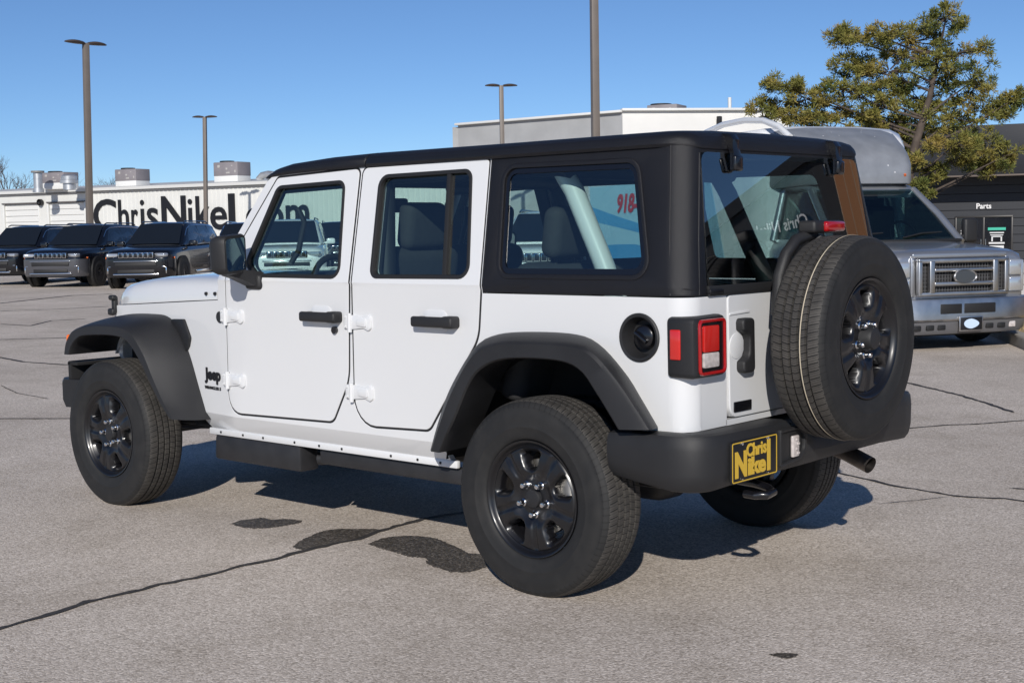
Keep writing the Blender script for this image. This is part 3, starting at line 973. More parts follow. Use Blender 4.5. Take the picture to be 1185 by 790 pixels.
# ---- wheels
def rim_bm():
    bm = NB()
    N = 180
    rs = [0.036, 0.045, 0.055, 0.068, 0.080, 0.092, 0.102, 0.110, 0.116, 0.122, 0.128, 0.134, 0.142, 0.150, 0.158, 0.166, 0.174, 0.181, 0.187, 0.192, 0.197, 0.202]
    def inhole(r, a):
        # signed distance (metres) into the window: positive inside
        k = round(a / (2 * PI / 5))
        d = a - k * 2 * PI / 5
        t = (r - 0.118) / (0.188 - 0.118)
        hw = 0.019 + (0.046 - 0.019) * t
        s = abs(d) * r
        e = min(hw - s, r - 0.118, 0.188 - r)
        # rounded corners
        cx, cy = max(0, s - (hw - 0.014)), max(0, max(0.132 - r, r - 0.174))
        if cx > 0 and cy > 0:
            e = min(e, 0.014 - math.hypot(cx, cy))
        return e
    def hgt(r, a):
        base = 0.074 + 0.024 * smooth(0.06, 0.125, r) - 0.006 * smooth(0.15, 0.205, r)
        base += 0.006 * smooth(0.075, 0.05, r)
        e = inhole(r, a)
        base -= 0.020 * smooth(-0.016, 0.004, e)
        k = round((a - PI / 5) / (2 * PI / 5))
        d = (a - PI / 5 - k * 2 * PI / 5) * r
        base -= 0.007 * smooth(0.020, 0.006, abs(d)) * smooth(0.085, 0.12, r)   # channel along each spoke
        return base
    grid = []
    for r in rs:
        row = []
        for k in range(N):
            a = 2 * PI * k / N - PI
            row.append(bm.verts.new((r * math.sin(a), hgt(r, a), r * math.cos(a))))
        grid.append(row)
    def lump(prof):
        rows = []
        for r, y in prof:
            rows.append([bm.verts.new((r * math.sin(2 * PI * k / N - PI), y, r * math.cos(2 * PI * k / N - PI))) for k in range(N)])
        return rows
    grid += lump([(0.207, 0.088), (0.211, 0.084), (0.215, 0.086), (0.219, 0.096), (0.224, 0.102), (0.229, 0.107), (0.2335, 0.107), (0.2345, 0.100), (0.226, 0.092), (0.214, 0.06), (0.205, 0.0), (0.20, -0.09), (0.225, -0.10)])
    holes = []
    for i in range(len(grid) - 1):
        for k in range(N):
            k2 = (k + 1) % N
            if i < len(rs) - 1:
                rm = (rs[i] + rs[i + 1]) / 2
                am = 2 * PI * (k + 0.5) / N - PI
                if inhole(rm, am) > 0:
                    continue
            bm.faces.new((grid[i][k], grid[i][k2], grid[i + 1][k2], grid[i + 1][k]))
    # walls of the windows
    be = [e for e in bm.edges if len(e.link_faces) == 1 and 0.11 < Vector((e.verts[0].co.x, e.verts[0].co.z)).length < 0.193]
    r_ = bmesh.ops.extrude_edge_only(bm, edges=be)
    for v in [g for g in r_['geom'] if isinstance(g, bmesh.types.BMVert)]:
        v.co.y -= 0.04
    for v in [v for v in bm.verts if not v.link_faces]:
        bm.verts.remove(v)
    return bm

def tyre_bm(flat):
    half = [(0.2335, 0.088), (0.236, 0.101), (0.243, 0.109), (0.252, 0.113), (0.266, 0.117), (0.285, 0.1205), (0.287, 0.1215), (0.291, 0.1215), (0.293, 0.1208), (0.315, 0.1222), (0.335, 0.121), (0.352, 0.1175), (0.366, 0.1125), (0.368, 0.1128), (0.372, 0.111), (0.380, 0.1055), (0.387, 0.098), (0.3915, 0.090), (0.3935, 0.082)]
    tread = []
    def rt_(y): return 0.3945 + 0.0035 * (1 - (y / 0.085) ** 2)
    for g in (0.052, 0.017):
        tread += [(rt_(g + 0.006), g + 0.006), (0.3865, g + 0.0035), (0.3865, g - 0.0035), (rt_(g - 0.006), g - 0.006)]
    prof = half + [(rt_(0.07), 0.07)] + tread
    prof = prof + [(r, -y) for r, y in prof[::-1]]
    bm = lathe(prof, 120)
    if flat:
        for v in bm.verts:
            if v.co.z < -0.3868:
                v.co.z = -0.3868 - (v.co.z + 0.3868) * 0.02
    return bm

def wheel(flat, name, parent):
    w = obj(name, rim_bm(), RIMBLACK, parent, sharp=50)
    obj("tyre", tyre_bm(flat), RUBBER, w, sharp=32)
    for k in range(5):
        a = 2 * PI * k / 5 + PI / 5
        x, z = 0.0635 * math.sin(a), 0.0635 * math.cos(a)
        n = lathe([(0.0165, 0.070), (0.0165, 0.084), (0.0125, 0.088), (0.0125, 0.106), (0.009, 0.112), (0, 0.114)], 12)
        n.transform(Matrix.Translation((x, 0, z)))
        obj("lug_nut", n, CHROME, w)
    return w

w0 = wheel(True, "wheel", jeep)
obj("hub_cap", lathe([(0.038, 0.07), (0.038, 0.092), (0.034, 0.098), (0.02, 0.101), (0, 0.102)], 28), PLASTIC, w0)
d = lathe([(0.065, 0.03), (0.15, 0.03), (0.152, 0.026), (0.152, 0.008), (0.065, 0.008)], 48)
add_bm(d, rbox((-0.13, 0.015, 0.03), (0.07, 0.07, 0.17), 0.02, 3))
obj("brake_disc", d, BRAKE, w0)
w0.location = (0, 0.7997, 0.3868)
w0.rotation_euler = (0, rad(3), 0)
for loc, rz, ry in (((3.0094, 0.7997, 0.3868), 0, rad(-20)), ((0, -0.7997, 0.3868), PI, 0.2), ((3.0094, -0.7997, 0.3868), PI, 0.5)):
    c = copy_tree(w0, jeep)
    c.location = loc
    c.rotation_euler = (0, ry, rz)
sp = wheel(False, "spare_wheel", jeep)
sp['label'] = "full-size spare wheel mounted on the tailgate"
sp.location = (-0.928, 0.088, 1.005)
sp.rotation_euler = (0, rad(0), PI / 2)
hub = lathe([(0.046, 0.05), (0.046, 0.115), (0.040, 0.128), (0.028, 0.132), (0, 0.132)], 28)
obj("hub_cap", hub, PLASTIC, sp)
ln = lathe([(0.3992, 0.0265), (0.4000, 0.0285), (0.3992, 0.0305)], 120)
CHALK = mat("chalk_line", (0.55, 0.48, 0.36), rough=0.9)
obj("chalk_line", ln, CHALK, sp)

# spare carrier and high brake light
c = NB()
add_bm(c, rbox((-0.755, 0.088, 1.0), (0.15, 0.30, 0.34), 0.04, 3))
add_bm(c, rbox((-0.755, -0.25, 1.0), (0.14, 0.5, 0.10), 0.02, 2))
arm = [(-0.72, 0.088, 1.14), (-0.755, 0.088, 1.32), (-0.80, 0.06, 1.405)]
add_bm(c, tube(arm, [0.06, 0.05, 0.035], 12))
add_bm(c, tube([(-0.76, 0.315, 1.10), (-0.765, 0.305, 1.25), (-0.770, 0.265, 1.33), (-0.775, 0.20, 1.385), (-0.795, 0.10, 1.412)], [0.025, 0.025, 0.025, 0.024, 0.022], 10))
car_ = obj("spare_carrier", c, PLASTIC, jeep)
bl = NB()
add_bm(bl, rbox((-0.800, 0.05, 1.437), (0.08, 0.225, 0.050), 0.014, 3))
bl = obj("high_brake_light", bl, PLASTIC, jeep)
b = rbox((-0.838, 0.02, 1.437), (0.035, 0.150, 0.042), 0.012, 3)
obj("lens", b, REDLENS, bl)

# ---- interior
def seat(x, y, rear=False):
    wd = 0.50 if not rear else 1.25
    s = NB()
    add_bm(s, rbox((x + 0.22, y, 0.83), (0.52, wd, 0.16), 0.05, 4))
    add_bm(s, rbox((x - 0.10, y, 1.08 if not rear else 1.01), (0.15, wd, 0.60), 0.06, 4, Matrix.Rotation(rad(-12), 3, 'Y')))
    if not rear:
        for sg in (1, -1):
            add_bm(s, rbox((x - 0.05, y + sg * 0.22, 1.06), (0.14, 0.09, 0.50), 0.04, 4, Matrix.Rotation(rad(-12), 3, 'Y')))
    o = obj("rear_seat" if rear else "front_seat", s, SEATCLOTH, jeep)
    for yy in ([y] if not rear else [y - 0.38, y + 0.38]):
        hb = NB()
        hz = 1.47 if not rear else 1.43
        add_bm(hb, rbox((x - 0.20, yy, hz), (0.10, 0.27, 0.22), 0.045, 5, Matrix.Rotation(rad(-8), 3, 'Y')))
        for sg in (1, -1):
            add_bm(hb, tube([(x - 0.185, yy + sg * 0.06, hz - 0.08), (x - 0.17, yy + sg * 0.06, hz - 0.20)], 0.008, 8))
        obj("headrest", hb, SEATCLOTH, o)
seat(1.30, 0.38); seat(1.55, -0.38); seat(0.42, 0.0, True)
dash = NB()
add_bm(dash, rbox((1.93, 0, 1.08), (0.30, 1.38, 0.22), 0.06, 4))
add_bm(dash, rbox((1.85, 0.38, 1.20), (0.22, 0.42, 0.10), 0.04, 4))
add_bm(dash, rbox((1.75, 0, 0.85), (0.25, 0.30, 0.5), 0.05, 3))
obj("dashboard", dash, TRIM, jeep)
obj("centre_screen", rbox((1.775, 0.0, 1.17), (0.02, 0.24, 0.15), 0.01, 2), GLOSSBLACK, jeep)
sw = NB()
ring = [(1.66 + 0.06 * math.sin(a) * 0.4, 0.38 + 0.185 * math.cos(a), 1.14 + 0.185 * math.sin(a)) for a in [2 * PI * k / 32 for k in range(32)]]
ring = [(1.66 + 0.42 * (p[2] - 1.14), p[1], p[2]) for p in ring]
add_bm(sw, tube(ring, 0.016, 10, closed=True))
add_bm(sw, rbox((1.68, 0.38, 1.14), (0.05, 0.15, 0.11), 0.02, 3, Matrix.Rotation(rad(23), 3, 'Y')))
add_bm(sw, tube([(1.66, 0.20, 1.14), (1.66, 0.56, 1.14)], 0.015))
add_bm(sw, tube([(1.68, 0.38, 1.14), (1.60, 0.38, 0.97)], 0.015))
add_bm(sw, tube([(1.68, 0.38, 1.13), (1.85, 0.38, 1.06)], 0.03))
obj("steering_wheel", sw, TRIM, jeep)
rbx = NB()
for sy in (1, -1):
    add_bm(rbx, tube([(1.86, sy * 0.60, 1.68), (1.1, sy * 0.61, 1.70), (0.1, sy * 0.60, 1.70), (0.02, sy * 0.60, 1.69)], 0.042, 12))
    add_bm(rbx, tube([(1.10, sy * 0.61, 1.69), (1.06, sy * 0.66, 1.2), (1.05, sy * 0.68, 0.7)], 0.045, 12))
add_bm(rbx, tube([(1.10, -0.6, 1.69), (1.10, 0.6, 1.69)], 0.045, 12))
add_bm(rbx, tube([(0.10, -0.6, 1.69), (0.10, 0.6, 1.69)], 0.042, 12))
obj("roll_bar", rbx, TRIM, jeep)
for sy in (1, -1):
    leg = [(0.10, sy * 0.575, 1.70), (0.03, sy * 0.57, 1.60), (-0.10, sy * 0.57, 1.34), (-0.22, sy * 0.58, 1.10), (-0.26, sy * 0.58, 0.85)]
    lb0 = tube(leg, [0.040, 0.042, 0.042, 0.042, 0.042], 14)
    obj("roll_bar_leg", lb0, WHITE if sy > 0 else TRIM, jeep)
rv = NB()
add_bm(rv, rbox((1.72, 0, 1.58), (0.03, 0.25, 0.075), 0.014, 3))
add_bm(rv, tube([(1.74, 0, 1.60), (1.84, 0, 1.66)], 0.012))
obj("rear_view_mirror", rv, TRIM, jeep)
for sy in (1, -1):
    gh = tube([(1.80, sy * 0.60, 1.30), (1.77, sy * 0.575, 1.36), (1.72, sy * 0.575, 1.50), (1.74, sy * 0.60, 1.57)], 0.014, 10)
    obj("grab_handle", gh, TRIM, jeep)
# ================================================================== ground
def asphalt(name, k=1.0, dark=False):
    m = bpy.data.materials.new(name)
    m.use_nodes = True
    nt = m.node_tree
    b = nt.nodes['Principled BSDF']
    tc = nt.nodes.new('ShaderNodeTexCoord')
    def noise(scale, detail=4, rough=0.5):
        n = nt.nodes.new('ShaderNodeTexNoise')
        n.inputs['Scale'].default_value = scale
        n.inputs['Detail'].default_value = detail
        n.inputs['Roughness'].default_value = rough
        nt.links.new(tc.outputs['Object'], n.inputs['Vector'])
        return n.outputs['Fac']
    def ramp(src, stops):
        r = nt.nodes.new('ShaderNodeValToRGB')
        while len(r.color_ramp.elements) < len(stops):
            r.color_ramp.elements.new(0.5)
        for e, (p, c) in zip(r.color_ramp.elements, stops):
            e.position = p
            e.color = (*c, 1)
        nt.links.new(src, r.inputs[0])
        return r.outputs[0]
    def mul(a, c, f=1.0):
        n = nt.nodes.new('ShaderNodeMix')
        n.data_type = 'RGBA'
        n.blend_type = 'MULTIPLY'
        n.inputs['Factor'].default_value = f
        nt.links.new(a, n.inputs['A'])
        nt.links.new(c, n.inputs['B'])
        return n.outputs['Result']
    vo = nt.nodes.new('ShaderNodeTexVoronoi')
    vo.inputs['Scale'].default_value = 120
    nt.links.new(tc.outputs['Object'], vo.inputs['Vector'])
    sx = nt.nodes.new('ShaderNodeSeparateColor')
    nt.links.new(vo.outputs['Color'], sx.inputs[0])
    g = lambda r, gg, bb: (r * k, gg * k, bb * k)
    if dark:
        stones = ramp(sx.outputs[0], [(0.0, g(0.05, 0.042, 0.034)), (0.45, g(0.085, 0.072, 0.058)), (0.8, g(0.14, 0.12, 0.10)), (1.0, g(0.27, 0.24, 0.21))])
    else:
        stones = ramp(sx.outputs[0], [(0.0, g(0.180, 0.155, 0.130)), (0.25, g(0.240, 0.210, 0.181)), (0.7, g(0.298, 0.263, 0.229)), (1.0, g(0.37, 0.332, 0.294))])
    grain = ramp(noise(260, 3), [(0.25, (0.70, 0.70, 0.70)), (0.7, (1.12, 1.12, 1.12))])
    patch = ramp(noise(0.35, 6, 0.6), [(0.3, (0.84, 0.83, 0.82)), (0.7, (1.10, 1.10, 1.10))])
    stain = ramp(noise(1.7, 5, 0.65), [(0.34, (0.86, 0.85, 0.83)), (0.5, (1, 1, 1)), (0.75, (1.05, 1.05, 1.05))])
    nt.links.new(mul(mul(mul(stones, grain, 0.8), patch), stain, 0.9), b.inputs['Base Color'])
    b.inputs['Roughness'].default_value = 0.55 if dark else 0.9
    b.inputs['Specular IOR Level'].default_value = 0.5 if dark else 0.25
    ad = nt.nodes.new('ShaderNodeMath')
    ad.operation = 'ADD'
    nt.links.new(vo.outputs['Distance'], ad.inputs[0])
    nt.links.new(noise(60, 4), ad.inputs[1])
    bp = nt.nodes.new('ShaderNodeBump')
    bp.inputs['Strength'].default_value = 0.4
    bp.inputs['Distance'].default_value = 0.006
    bp.invert = True
    nt.links.new(ad.outputs[0], bp.inputs['Height'])
    nt.links.new(bp.outputs[0], b.inputs['Normal'])
    return m
ASPHALT = asphalt("aged_asphalt", 2.22)
WET = asphalt("wet_asphalt", 1.0, True)
TAR = mat("crack_tar", (0.045, 0.040, 0.037), rough=0.75, var=0.35, vscale=30, bump=0.4, bscale=150)

def ground_z(x, y):
    dx, dy = x - CAM.x, y - CAM.y
    d = dx * fw.x + dy * fw.y
    r = dx * rt.x + dy * rt.y
    d /= math.hypot(fw.x, fw.y)
    a = r / max(d, 1.0)
    return -0.60 * smooth(20, 34, math.hypot(dx, dy)) * smooth(0.14, 0.24, a) if d > 0 else 0.0

g = NB()
def axis(c, lim):
    out = [0]
    s = 1.0
    while out[-1] < lim:
        out.append(out[-1] + s)
        s = min(s * 1.12, 60)
    return sorted([c - q for q in out[1:]] + [c + q for q in out])
xs, ys = axis(8, 900), axis(-18, 900)
V = [[g.verts.new((x, y, ground_z(x, y))) for y in ys] for x in xs]
for i in range(len(xs) - 1):
    for j in range(len(ys) - 1):
        g.faces.new((V[i][j], V[i + 1][j], V[i + 1][j + 1], V[i][j + 1]))
lot = tag(obj("parking_lot", g, ASPHALT, None, sharp=60), kind='structure')

random.seed(11)
def ribbon(pts, w, z=0.004, jit=0.006):
    pts = [Vector(p) for p in pts]
    q = []
    for i in range(len(pts) - 1):
        n = max(3, int((pts[i + 1] - pts[i]).length / 0.045))
        for k in range(n):
            q.append(pts[i].lerp(pts[i + 1], k / n))
    q.append(pts[-1])
    bm = NB()
    prev = None
    for i, p in enumerate(q):
        d = (q[min(i + 1, len(q) - 1)] - q[max(i - 1, 0)]).normalized()
        nrm = Vector((-d.y, d.x))
        c = p + nrm * random.uniform(-jit, jit)
        ww = w * random.uniform(0.55, 1.25) * (0.35 if i in (0, len(q) - 1) else 1)
        a = bm.verts.new((c.x + nrm.x * ww / 2, c.y + nrm.y * ww / 2, z)); b = bm.verts.new((c.x - nrm.x * ww / 2, c.y - nrm.y * ww / 2, z))
        if prev:
            bm.faces.new((prev[0], a, b, prev[1]))
        prev = (a, b)
    return bm
CR = [
 ([(1.20, 2.9), (1.22, 2.63), (1.26, 2.48), (1.28, 2.35), (1.29, 2.22), (1.33, 2.07), (1.33, 2.01), (1.32, 1.87), (1.33, 1.73), (1.30, 1.53), (1.32, 1.31), (1.30, 1.15), (1.32, 1.00), (1.32, 0.81), (1.30, 0.66), (1.34, 0.49), (1.36, 0.35), (1.37, 0.16), (1.36, 0.04), (1.32, -0.09), (1.28, -0.6), (1.1, -1.4), (0.56, -2.32)], 0.034),
 ([(13.09, -3.49), (12.12, -3.32), (11.31, -3.18), (10.57, -3.26), (9.6, -3.6)], 0.05),
 ([(7.02, -0.38), (6.84, -0.50), (6.34, -0.85), (6.14, -1.01)], 0.03),
 ([(15.08, -4.64), (14.85, -4.78), (14.29, -5.44), (14.16, -5.59)], 0.05),
 ([(24.57, -9.58), (24.90, -10.14), (26.72, -12.95), (26.48, -13.94)], 0.12),
 ([(21.97, -8.22), (21.92, -8.55), (21.44, -9.39), (21.25, -10.56)], 0.06),
 ([(9.17, -1.75), (8.39, -1.50), (7.73, -1.44)], 0.014),
 ([(18.13, -6.53), (17.22, -6.57), (18.12, -7.47), (17.96, -8.04)], 0.05),
 ([(0.56, -2.32), (0.32, -2.21), (0.08, -2.12), (-0.09, -2.04), (-0.23, -2.02), (-0.45, -1.97), (-0.56, -1.98), (-0.71, -2.05), (-0.82, -2.04), (-1.02, -2.03), (-2.2, -2.2)], 0.026),
 ([(0.87, -3.95), (0.76, -4.12), (0.63, -4.39), (0.51, -4.50), (0.29, -4.90), (0.12, -5.20)], 0.026),
 ([(-0.62, -2.34), (-0.69, -2.36), (-0.84, -2.41)], 0.022),
 ([(-0.25, -1.53), (-0.37, -1.74), (-0.46, -1.92)], 0.007),
 ([(2.03, -6.64), (1.64, -6.33), (1.29, -6.05), (0.91, -5.69), (0.52, -5.27)], 0.045),
]
for p, w in CR:
    obj("pavement_crack", ribbon(p, w, jit=min(0.006, w * 0.25)), TAR, lot)
WP = [
 [(2.07, 0.81), (2.10, 0.74), (2.08, 0.68), (2.06, 0.63), (1.98, 0.62), (1.94, 0.57), (1.84, 0.55), (1.81, 0.61), (1.82, 0.68), (1.84, 0.75), (1.88, 0.80), (1.95, 0.83)],
 [(1.41, 0.96), (1.48, 0.87), (1.53, 0.76), (1.57, 0.64), (1.54, 0.56), (1.45, 0.49), (1.37, 0.45), (1.335, 0.54), (1.32, 0.63), (1.32, 0.74), (1.33, 0.85), (1.34, 0.95)],
 [(1.19, 0.69), (1.22, 0.59), (1.20, 0.50), (1.12, 0.44), (1.02, 0.42), (0.92, 0.45), (0.81, 0.49), (0.68, 0.54), (0.62, 0.52), (0.50, 0.62), (0.45, 0.71), (0.46, 0.79), (0.52, 0.83), (0.60, 0.82), (0.71, 0.79), (0.77, 0.72), (0.85, 0.75), (0.96, 0.73), (1.08, 0.72)],
 [(-1.12, 0.98), (-1.15, 0.94), (-1.20, 0.92), (-1.20, 0.97), (-1.18, 0.99)],
]
for p in WP:
    small = p is WP[-1]
    jj = 0.0015 if small else 0.006
    q = resample(p + [p[0]], 30 if small else 150)[:-1]
    q = [(a.x + random.uniform(-jj, jj), a.y + random.uniform(-jj, jj)) for a in q]
    b = panel(q, [], lambda u, v, off: (u, v, 0.0022 + off), 0.0015)
    obj("wet_patch", b, WET, lot)

# planting island with its kerb on the right, and the low block wall behind it
CONC = mat("kerb_concrete", (0.30, 0.28, 0.25), rough=0.85, var=0.2, vscale=3, bump=0.5, bscale=60)
BLOCK = mat("grey_block", (0.40, 0.39, 0.38), rough=0.85, var=0.12, vscale=2, bump=0.4, bscale=40)
STRAW = mat("dormant_turf", (0.36, 0.27, 0.14), rough=0.95, var=0.35, vscale=2.5, bump=1.0, bscale=30)
K0, K1 = Vector((6.2, -16.2, 0)), Vector((1.3, -8.6, 0))
kd = (K1 - K0).normalized()
kn = Vector((-kd.y, kd.x, 0))
if kn.dot(rt) < 0: kn = -kn
M4 = Matrix(((kd.x, kn.x, 0, K0.x), (kd.y, kn.y, 0, K0.y), (0, 0, 1, 0), (0, 0, 0, 1)))
L = (K1 - K0).length
b = rbox((L / 2, 0.08, 0.0), (L, 0.16, 0.28), 0.03, 3)
b.transform(M4)
tag(obj("kerb", b, CONC), kind='structure')
b = rbox((L / 2, 4.16, 0.0), (L, 8.0, 0.22), 0.02)
b.transform(M4)
turf = tag(obj("planting_strip", b, STRAW), kind='structure')
gb = NB()
for i in range(7000):
    x, y = random.uniform(0.0, L), random.uniform(0.2, 5.5)
    h = random.uniform(0.03, 0.09)
    a = random.uniform(0, PI)
    w = 0.006
    lean = Vector((random.uniform(-0.05, 0.05), random.uniform(-0.05, 0.05), h))
    p = Vector((x, y, 0.108))
    dx = Vector((math.cos(a) * w, math.sin(a) * w, 0))
    gb.faces.new([gb.verts.new(p - dx), gb.verts.new(p + dx), gb.verts.new(p + lean)])
gb.transform(M4)
tag(obj("dry_grass", gb, STRAW, recalc=False), "dry straw-coloured grass on the kerbed strip at the right", "grass", kind='stuff')
b = NB()
wl0, wl1 = Vector((6.9, -19.2)), Vector((3.4, -21.5))
wd_ = (wl1 - wl0)
for r_ in range(4):
    n = 10
    for k in range(n):
        t = (k + 0.5 + (0.5 if r_ % 2 else 0)) / n
        if t > 1: continue
        p = wl0.lerp(wl1, t)
        add_bm(b, rbox((p.x, p.y, -0.02 + 0.2 * r_), (wd_.length / n - 0.012, 0.20, 0.19), 0.01, 1, Matrix.Rotation(math.atan2(wd_.y, wd_.x), 3, 'Z')))
tag(obj("block_wall", b, BLOCK), "low grey concrete block wall behind the dry grass strip", "wall")

bd = tag(empty("bollard", (5.25, -20.6, ground_z(5.25, -20.6))), "dark bollard with an orange cap in front of the black building", "bollard")
obj("post", lathe([(0.10, -0.2), (0.10, 1.28), (0.095, 1.30), (0, 1.30)], 24, 'Z'), mat("bollard_paint", (0.03, 0.035, 0.05), rough=0.5), bd)
ORANGE = mat("orange_plastic", (0.80, 0.22, 0.02), rough=0.4)
obj("cap", lathe([(0.108, 1.30), (0.108, 1.36), (0.08, 1.42), (0, 1.44)], 24, 'Z'), ORANGE, bd)

# ================================================================== parked sport utilities
CARBLACK = mat("black_car_paint", (0.005, 0.0055, 0.008), rough=0.22, coat=0.6)
CARGREY = mat("charcoal_bumper", (0.060, 0.061, 0.070), rough=0.3, coat=0.7)
CARWHITE = mat("white_car_paint", (0.78, 0.79, 0.80), rough=0.25, coat=1.0)
CARGLASS = mat("dark_car_glass", (0.010, 0.013, 0.018), rough=0.03, spec=0.55)
CARBLUE = mat("dark_blue_car_paint", (0.010, 0.016, 0.04), rough=0.22, coat=1.0)
HEADL = mat("headlamp", (0.55, 0.57, 0.60), rough=0.12, metal=0.6, coat=1.0)
ALLOY = mat("alloy_wheel", (0.10, 0.10, 0.11), rough=0.3, metal=0.8)

def slab(pts, t=0.012, m=None, name="slab", parent=None):
    pts = [Vector(p) for p in pts]
    nrm = (pts[1] - pts[0]).cross(pts[2] - pts[0]).normalized()
    bm = NB()
    a = [bm.verts.new(p + nrm * 0.006) for p in pts]
    b = [bm.verts.new(p - nrm * t) for p in pts]
    bm.faces.new(a); bm.faces.new(b[::-1])
    for i in range(len(pts)):
        bm.faces.new((a[i - 1], a[i], b[i], b[i - 1]))
    return bm

def small_wheel(R=0.38, W=0.13):
    w = NB()
    return lathe([(0.60 * R, W * 0.80), (0.68 * R, W), (0.88 * R, W), (0.97 * R, W * 0.85), (R, W * 0.5), (R, -W * 0.5), (0.97 * R, -W * 0.85), (0.88 * R, -W), (0.6 * R, -W)], 40)

def alloy(R=0.38, W=0.13):
    b = NB()
    add_bm(b, lathe([(0.62 * R, W * 0.80), (0.66 * R, W * 0.92), (0.62 * R, W * 0.9), (0.58 * R, W * 0.5), (0.58 * R, W * 0.3), (0, W * 0.3)], 40), mi=1)
    for k in range(5):
        a = 2 * PI * k / 5
        for d in (-0.16, 0.16):
            add_bm(b, rbox((0, W * 0.72, 0.34 * R), (0.09 * R, 0.03, 0.56 * R), 0.008, 2, Matrix.Rotation(a + d, 3, 'Y')), mi=0)
    add_bm(b, lathe([(0.14 * R, W * 0.6), (0.14 * R, W * 0.85), (0, W * 0.9)], 20), mi=0)
    # rotate the spokes about the axle
    return b

